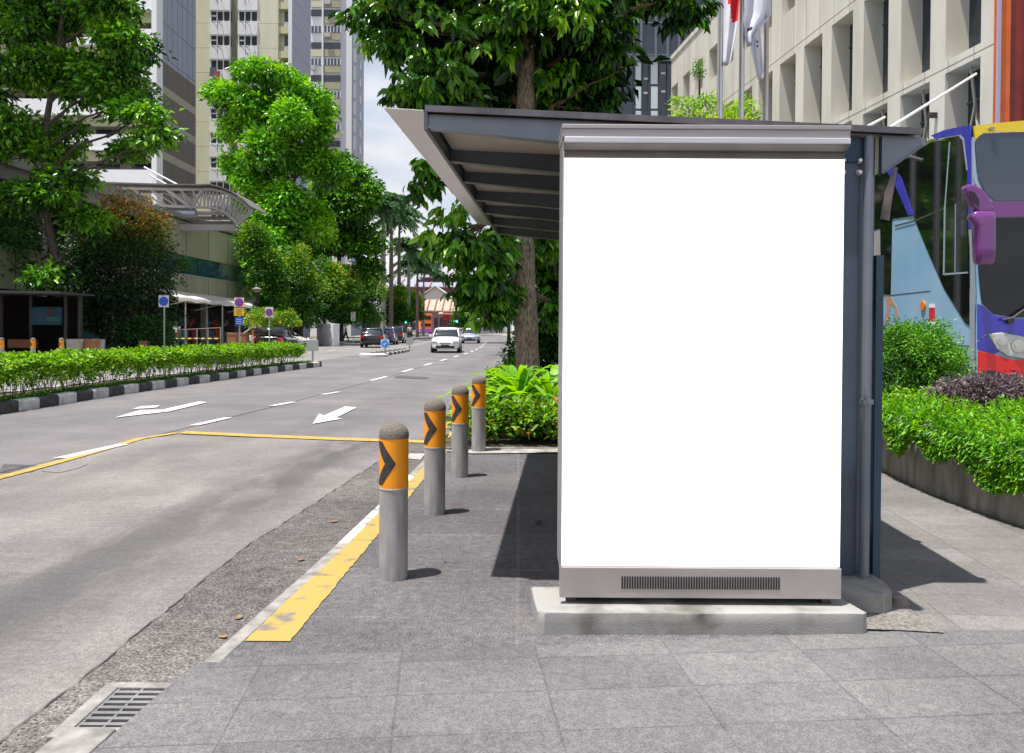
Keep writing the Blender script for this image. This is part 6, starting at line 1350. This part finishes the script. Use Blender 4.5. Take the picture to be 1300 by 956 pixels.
# white utility wall
A, B = P(403, 438, 62), P(431, 411, 62); zt_ = B.z; mb = MB(); q0, q1, q2, q3 = P(402, 430, 63.5), P(423, 430, 61.5), P(431, 430, 62.5), P(411, 430, 64.5); mb.hexa([(q.x, q.y, 0) for q in (q0, q1, q2, q3)], [(q.x, q.y, zt_) for q in (q0, q1, q2, q3)])
t = tag(mb.build('utility_wall', M('wall_pale', (.75, .75, .78), (.80, .80, .82), 1, .8), bevel=.03), 'pale grey box shaped utility wall beside the clipped trees', 'wall')
# leafy shrubs on the far pavement
for k, (px, py, Y, rx, lab) in enumerate(((330, 408, 43, .9, 'round leafy shrub behind the two no parking signs'), (362, 408, 46, .9, 'leafy shrub behind the turning cream car'), (60, 352, 31, .8, 'bright leafy tuft on the trunk of the leftmost tree'))):
    if k == 2: continue
    c = P(px, py, Y); bush('pavement_shrub', lab, 'shrub', (c.x, Y, c.z), (rx, .7, .55), 90, 22, .14, .5, lf_fi, 80 + k, .2, base=.1)
c = P(186, 420, 35); bush('dark_shrub', 'dark low shrub at the foot of the orange tipped columnar tree', 'shrub', (c.x, 35, .9), (1.1, .8, .9), 160, 22, .16, .5, lf_dk, 95, .25, base=.05)
# ------------------------------------------------------------------ people
skin = M('skin', (.30, .16, .10), rough=.6); hair = M('hair_black', (.012, .010, .01), rough=.7)
def skinmesh(name, joints, edges, mat, parent, sub=2):
    me = bpy.data.meshes.new(name); me.from_pydata([j[:3] for j in joints], edges, []); o = bpy.data.objects.new(name, me); COL.objects.link(o)
    m = o.modifiers.new('skin', 'SKIN'); m.use_smooth_shade = True
    for i, j in enumerate(joints): me.skin_vertices[0].data[i].radius = (j[3], j[3] if len(j) < 5 else j[4])
    me.skin_vertices[0].data[0].use_root = True
    s = o.modifiers.new('sub', 'SUBSURF'); s.levels = sub; s.render_levels = sub
    dg_ = bpy.context.evaluated_depsgraph_get(); nm = bpy.data.meshes.new_from_object(o.evaluated_get(dg_)); o.modifiers.clear(); o.data = nm; nm.materials.clear(); nm.materials.append(mat)
    for p in nm.polygons: p.use_smooth = True
    o.parent = parent; return o
def person(label, loc, rz, shirt, trousers, h=1.68, stride=.12, arm=.15):
    t = thing('person', label, 'person', loc, rz); k = h / 1.7
    J = [(0, 0, .92, .14, .10), (0, 0, 1.12, .135, .10), (0, 0, 1.34, .16, .10), (0, 0, 1.44, .06, .06), (0, -.01, 1.52, .052, .055), (0, -.015, 1.60, .082, .098), (0, -.01, 1.67, .06, .07)]
    E_ = [(0, 1), (1, 2), (2, 3), (3, 4), (4, 5), (5, 6)]
    for s in (-1, 1):
        b = len(J); J += [(s * .17, 0, 1.38, .05), (s * .22, .02, 1.12, .042), (s * .23, -arm * (.6 if s > 0 else .2), .90, .034), (s * .23, -arm * (.9 if s > 0 else .3), .80, .03)]; E_ += [(2, b), (b, b + 1), (b + 1, b + 2), (b + 2, b + 3)]
        b = len(J); f = stride * s; J += [(s * .09, 0, .84, .085), (s * .10, -f * .5, .47, .058), (s * .10, f * .2 - f, .08, .04), (s * .11, f * .2 - f - .13, .03, .032)]; E_ += [(0, b), (b, b + 1), (b + 1, b + 2), (b + 2, b + 3)]
    J = [tuple(a * k for a in j) for j in J]; skinmesh('body', J, E_, skin, t)
    T = [(0, 0, .92, .155, .118), (0, 0, 1.12, .15, .115), (0, 0, 1.33, .172, .115), (0, 0, 1.42, .085, .08)]; ET = [(0, 1), (1, 2), (2, 3)]
    for s in (-1, 1): b = len(T); T += [(s * .17, 0, 1.38, .062), (s * .21, .01, 1.20, .056)]; ET += [(2, b), (b, b + 1)]
    skinmesh('shirt', [tuple(a * k for a in j) for j in T], ET, shirt, t)
    T = [(0, 0, .95, .150, .115)]; ET = []
    for s in (-1, 1): b = len(T); f = stride * s; T += [(s * .09, 0, .83, .10), (s * .10, -f * .5, .47, .072), (s * .10, f * .2 - f, .12, .055)]; ET += [(0, b), (b, b + 1), (b + 1, b + 2)]
    skinmesh('trousers', [tuple(a * k for a in j) for j in T], ET, trousers, t)
    skinmesh('hair', [tuple(a * k for a in j) for j in [(0, .01, 1.64, .086, .10), (0, .0, 1.70, .062, .075)]], [(0, 1)], hair, t, 2)
    return t
shw = M('shirt_white', (.62, .62, .66), rough=.9); shb = M('shirt_blue', (.05, .09, .30), rough=.9); trd = M('trousers_dark', (.02, .022, .035), rough=.9); trg = M('trousers_grey', (.12, .11, .10), rough=.9)
def at_(px, Y, g=.1): return (P(px, 430, Y).x, Y, g)
person('person in a white shirt standing behind the pale planter box', at_(82, 36), 2.6, shw, trd)
person('person in a white shirt seen from behind beside the taped railing', at_(224, 42), 3.0, shw, trg)
person('person in a blue top waiting in the dark bus shelter', at_(53, 33), 2.0, shb, trd)
person('pedestrian in a white top walking past the utility wall', at_(439, 68, .27), -1.4, shw, trd, stride=.3)
person('pedestrian in a pale top at the far crossing', at_(520, 84, .24), .4, shw, trd, stride=.2)
# ------------------------------------------------------------------ far end of the street
otile = M('orange_tiles', (.42, .25, .19), (.58, .40, .32), 1.5, .8, stretch=(1, 1, 1)); pink = M('pink_wall', (.55, .38, .36), rough=.8); redw = M('red_wall', (.36, .03, .04), rough=.8); greyt = M('grey_roof_tiles', (.22, .23, .28), (.30, .31, .36), .5, .7); cream = M('cream_wall', (.62, .60, .56), rough=.8); dwin = glassmat('shop_glass', (.04, .05, .06), .2)
def gable(name, px0, px1, pe, pr, Y, depth, label, wallm, roofm, nwin=5, storeys=1, ridge_x=True, over=1.0):
    A, B = P(px0, pe, Y), P(px1, pe, Y); ze, zr = A.z, P(px0, pr, Y).z; g = ZR(Y) - .2; t = thing(name, label, 'building', ((A.x + B.x) / 2, Y, g)); x0_, x1_ = A.x, B.x
    mb = MB(); mb.bx(x0_, x1_, Y, Y + depth, g, ze); mb.build('wall', wallm, t, world=True)
    mb = MB(); o_ = over
    if ridge_x: mb.loft([[(x, Y - o_, ze), (x, Y + depth / 2, zr), (x, Y + depth + o_, ze), (x, Y + depth + o_, ze - .25), (x, Y + depth / 2, zr - .3), (x, Y - o_, ze - .25)] for x in (x0_ - o_, x1_ + o_)])
    else: mb.loft([[(x0_ - o_, y, ze), ((x0_ + x1_) / 2, y, zr), (x1_ + o_, y, ze), (x1_ + o_, y, ze - .3), ((x0_ + x1_) / 2, y, zr - .35), (x0_ - o_, y, ze - .3)] for y in (Y - o_, Y + depth)]); mb.prism([(x0_, Y - .01, ze - .3), (x1_, Y - .01, ze - .3), ((x0_ + x1_) / 2, Y - .01, zr - .4)], (0, .3, 0))
    rf = mb.build('roof', roofm, t, world=True)
    if ridge_x:
        for k in range(6): x = x0_ + (x1_ - x0_) * (k + .5) / 6; q = MB(); q.hexa([(x - .15, Y - o_, ze + .01), (x + .15, Y - o_, ze + .01), (x + .15, Y + depth / 2, zr + .01), (x - .15, Y + depth / 2, zr + .01)], [(x - .15, Y - o_, ze + .4), (x + .15, Y - o_, ze + .4), (x + .15, Y + depth / 2, zr + .4), (x - .15, Y + depth / 2, zr + .4)]); q.build('party_ridge', M('ridge_brown', (.28, .10, .06), rough=.8) if roofm is otile else wallm, rf, world=True)
    for s in range(storeys):
        z0 = g + .6 + (ze - g) / storeys * s; hh = (ze - g) / storeys * .55
        for k in range(nwin): x = x0_ + (x1_ - x0_) * (k + .5) / nwin; w_ = (x1_ - x0_) / nwin * .32; q = MB(); q.bx(x - w_, x + w_, Y - .08, Y - .005, z0 + .3, z0 + .3 + hh); q.build('window', dwin, t, world=True)
    return t
gable('shophouse', 528, 586, 394, 379, 205, 12, 'low shophouse row with orange tiled roof behind the orange bus', M('shop_wall', (.35, .25, .22), rough=.8), otile, 8, 1)
gable('shophouse', 562, 578, 398, 396, 198, 4, 'dark red shopfront below the orange tiled roof', redw, otile, 3, 1)
gable('shophouse', 578, 640, 395, 388, 200, 8, 'pale grey shopfront row right of the orange tiled roof', M('shop_pale', (.45, .42, .40), rough=.8), otile, 9, 1)
gable('gabled_house', 520, 585, 388, 362, 232, 20, 'house with a broad white gable above the orange roofs', cream, M('pale_roof', (.62, .60, .58), rough=.7), 6, 2, ridge_x=False)
gable('gabled_house', 560, 640, 386, 368, 236, 20, 'second pale gabled house half hidden by the hanging leaves', cream, M('pale_roof', (.62, .60, .58)), 6, 2, ridge_x=False)
gable('temple_building', 500, 612, 364, 353, 262, 16, 'large grey roofed building with dark red window bays at the end of the street', M('maroon_wall', (.30, .10, .12), rough=.8), greyt, 14, 3, over=2.5)
gable('temple_building', 536, 578, 352, 344, 268, 10, 'small upper roof tier of the grey roofed building', M('maroon_wall', (.30, .10, .12)), greyt, 5, 1, over=2)
def towerbox(px0, px1, py, Y, lab, m): A, B = P(px0, py, Y), P(px1, py, Y); t = thing('distant_tower', lab, 'building', ((A.x + B.x) / 2, Y, 0)); mb = MB(); mb.bx(A.x, B.x, Y, Y + 14, 0, A.z); mb.bx(A.x + 2, B.x - 2, Y + 3, Y + 9, A.z, A.z + 3); mb.build('wall', m, t, world=True); [MB().bx(A.x + 1, B.x - 1, Y - .3, Y - .01, z, z + 1.5).build('window_band', dwin, t, world=True) for z in frange(6, A.z - 3, 5)]; return t
towerbox(545, 558, 318, 420, 'distant pale tower block seen over the end of the street', M('tower_pale', (.50, .52, .56), rough=.8)); towerbox(596, 650, 352, 400, 'wide distant pale block behind the hanging leaves', M('tower_pale', (.50, .52, .56)))
# right side of the street beyond the tree
for k, (px, Y, rx, h, lab) in enumerate(((622, 70, 1.4, 1.0, 'light green roadside shrub right of the silver blue car'), (642, 52, 1.2, .9, 'light green roadside shrub just left of the trunk'), (655, 92, 3.2, 2.2, 'hazy pale green shrub mass at the far right kerb'), (690, 40, 1.6, 1.2, 'green shrub right of the trunk at the far kerb'))):
    x = P(px, 430, Y).x; x = max(x, fR(Y) + rx * .7); bush('roadside_shrub', lab, 'shrub', (x, Y, h + .1 + zg(Y)), (rx, 1.6, h), 110, 18, .08 + .004 * Y, .5, lf_creep if k < 3 else lf_bush, 100 + k, .3, base=0)
for k, (px, py, Y, r_, lab) in enumerate(((640, 385, 80, 3.2, 'broad light green tree over the right kerb behind the trunk'), (690, 370, 45, 3.0, 'dark leafy tree right of the trunk behind the panel'), (600, 402, 150, 3.4, 'far roadside tree above the last cars'))):
    s = FPX / Y * r_; tree('roadside_tree', lab, Y, px + 6, [(px + 6, py + s * .5), (px, py)], [(px, py, s, s * .7, 0, r_), (px - s * .5, py + s * .2, s * .6, s * .5, 0, r_ * .6), (px + s * .6, py + s * .1, s * .6, s * .5, 0, r_ * .6)], 500, 16, .16 + .002 * Y, lf_med if k != 1 else lf_dk, 110 + k, crad=.5, tr=.2, ground=0)
br = thing('crash_barrier', 'low white barrier rail beside the road left of the trunk', 'barrier', (fR(48) + .5, 48, 0)); mb = MB()
for z in (.35, .7): mb.tube([(fR(y) + .4, y, z + zg(y)) for y in (38, 44, 50, 58)], .06, 6)
for y in (38.5, 43, 48, 53, 57.5): mb.bx(fR(y) + .34, fR(y) + .46, y - .05, y + .05, 0, .8 + zg(y))
mb.build('rails', wht2, br, world=True)
# background greenery closing the view at the far left and right
tree('street_tree', 'dense dark tree behind the dark bus shelter at the left edge', 36, -20, [(-20, 350)], [(-30, 300, 60, 60, 0, 2), (120, 315, 36, 40, 3, 1.6), (20, 300, 40, 26, 3, 1)], 420, 18, .24, lf_dk, 120, crad=.5, tr=.25)
# ------------------------------------------------------------------ fallen leaves, drain
dlm = M('dry_leaf', (.16, .095, .05), (.30, .21, .11), 30, .8)
r = random.Random(5)
for k, (px, py, lab, z, sc_) in enumerate(((424, 664, 'orange brown fallen leaf in the gutter beside the nearest bollard', -.1, 1), (382, 713, 'pale curled leaf lying against the kerb', -.1, .8), (303, 787, 'pale fallen leaf in the gutter near the end of the yellow strip', -.1, .8), (283, 811, 'yellowish fallen leaf at the corner of the kerb', -.1, .8), (683, 665, 'dark curled leaf in the shade of the shelter roof', 0, 1.0), (565, 714, 'tiny dark leaf scrap in the open between bollard and shade', 0, .35), (1183, 617, 'small dry leaf at the foot of the planter wall', 0, .8), (482, 636, 'small yellow leaf on the kerb by the nearest bollard', 0, .6), (1215, 648, 'tiny pale leaf scrap on the walkway by the planter wall', 0, .4))):
    g_ = G(px, py, z); L_ = .07 * sc_; a = r.uniform(0, 6); mb = MB(); vs = []
    for i in range(7):
        s_ = i / 6; w_ = .36 * L_ * math.sin(PI * (.08 + .9 * s_)) ; x = (s_ - .5) * L_
        for j in (-1, 0, 1): vs.append((g_.x + (x * math.cos(a) - j * w_ * math.sin(a)), g_.y + (x * math.sin(a) + j * w_ * math.cos(a)), z + .008 + abs(j) * .3 * w_ + .25 * L_ * (s_ - .5) ** 2 * 2))
    mb.add(vs, [(3 * i + j, 3 * i + j + 1, 3 * i + j + 4, 3 * i + j + 3) for i in range(6) for j in range(2)]); o = mb.build('fallen_leaf', dlm if k != 4 else M('dead_leaf_dark', (.05, .035, .02), (.12, .08, .04), 30, .8), smooth='all'); tag(o, lab, 'leaf', 'fallen leaves on the ground')
    q = o.modifiers.new('th', 'SOLIDIFY'); q.thickness = .0012
dr = thing('drain_grate', 'rectangular steel drain grate in a concrete frame at the road edge', 'drain', (-1.39, 2.9, -.1))
dz = -.05
mb = MB(); xa_, xb_, ya_, yb_ = -1.53, -1.335, 2.78, 3.09
for (x0_, x1_, y0_, y1_) in ((xa_ - .06, xa_, ya_, yb_), (xb_, xb_ + .045, ya_, yb_), (xa_ - .06, xb_ + .045, yb_, yb_ + .045), (xa_ - .06, xb_ + .045, ya_ - .07, ya_)): mb.bx(x0_, x1_, y0_, y1_, -.12, dz)
mb.build('frame', kg, dr, world=True, bevel=.004)
mb = MB()
for k in range(7): y = ya_ + .03 + k * (yb_ - ya_ - .06) / 6; mb.bx(xa_ + .002, xb_ - .002, y - .010, y + .010, dz - .035, dz - .004)
for x in (xa_ + .006, (xa_ + xb_) / 2, xb_ - .006): mb.bx(x - .005, x + .005, ya_, yb_, dz - .034, dz - .006)
mb.build('grate_bars', M('grate_steel', (.26, .25, .24), (.38, .37, .36), 8, .5, metal=.6), dr, world=True)
mb = MB(); mb.bx(xa_, xb_, ya_, yb_, -.097, -.09); mb.build('pit', dkst, dr, world=True)
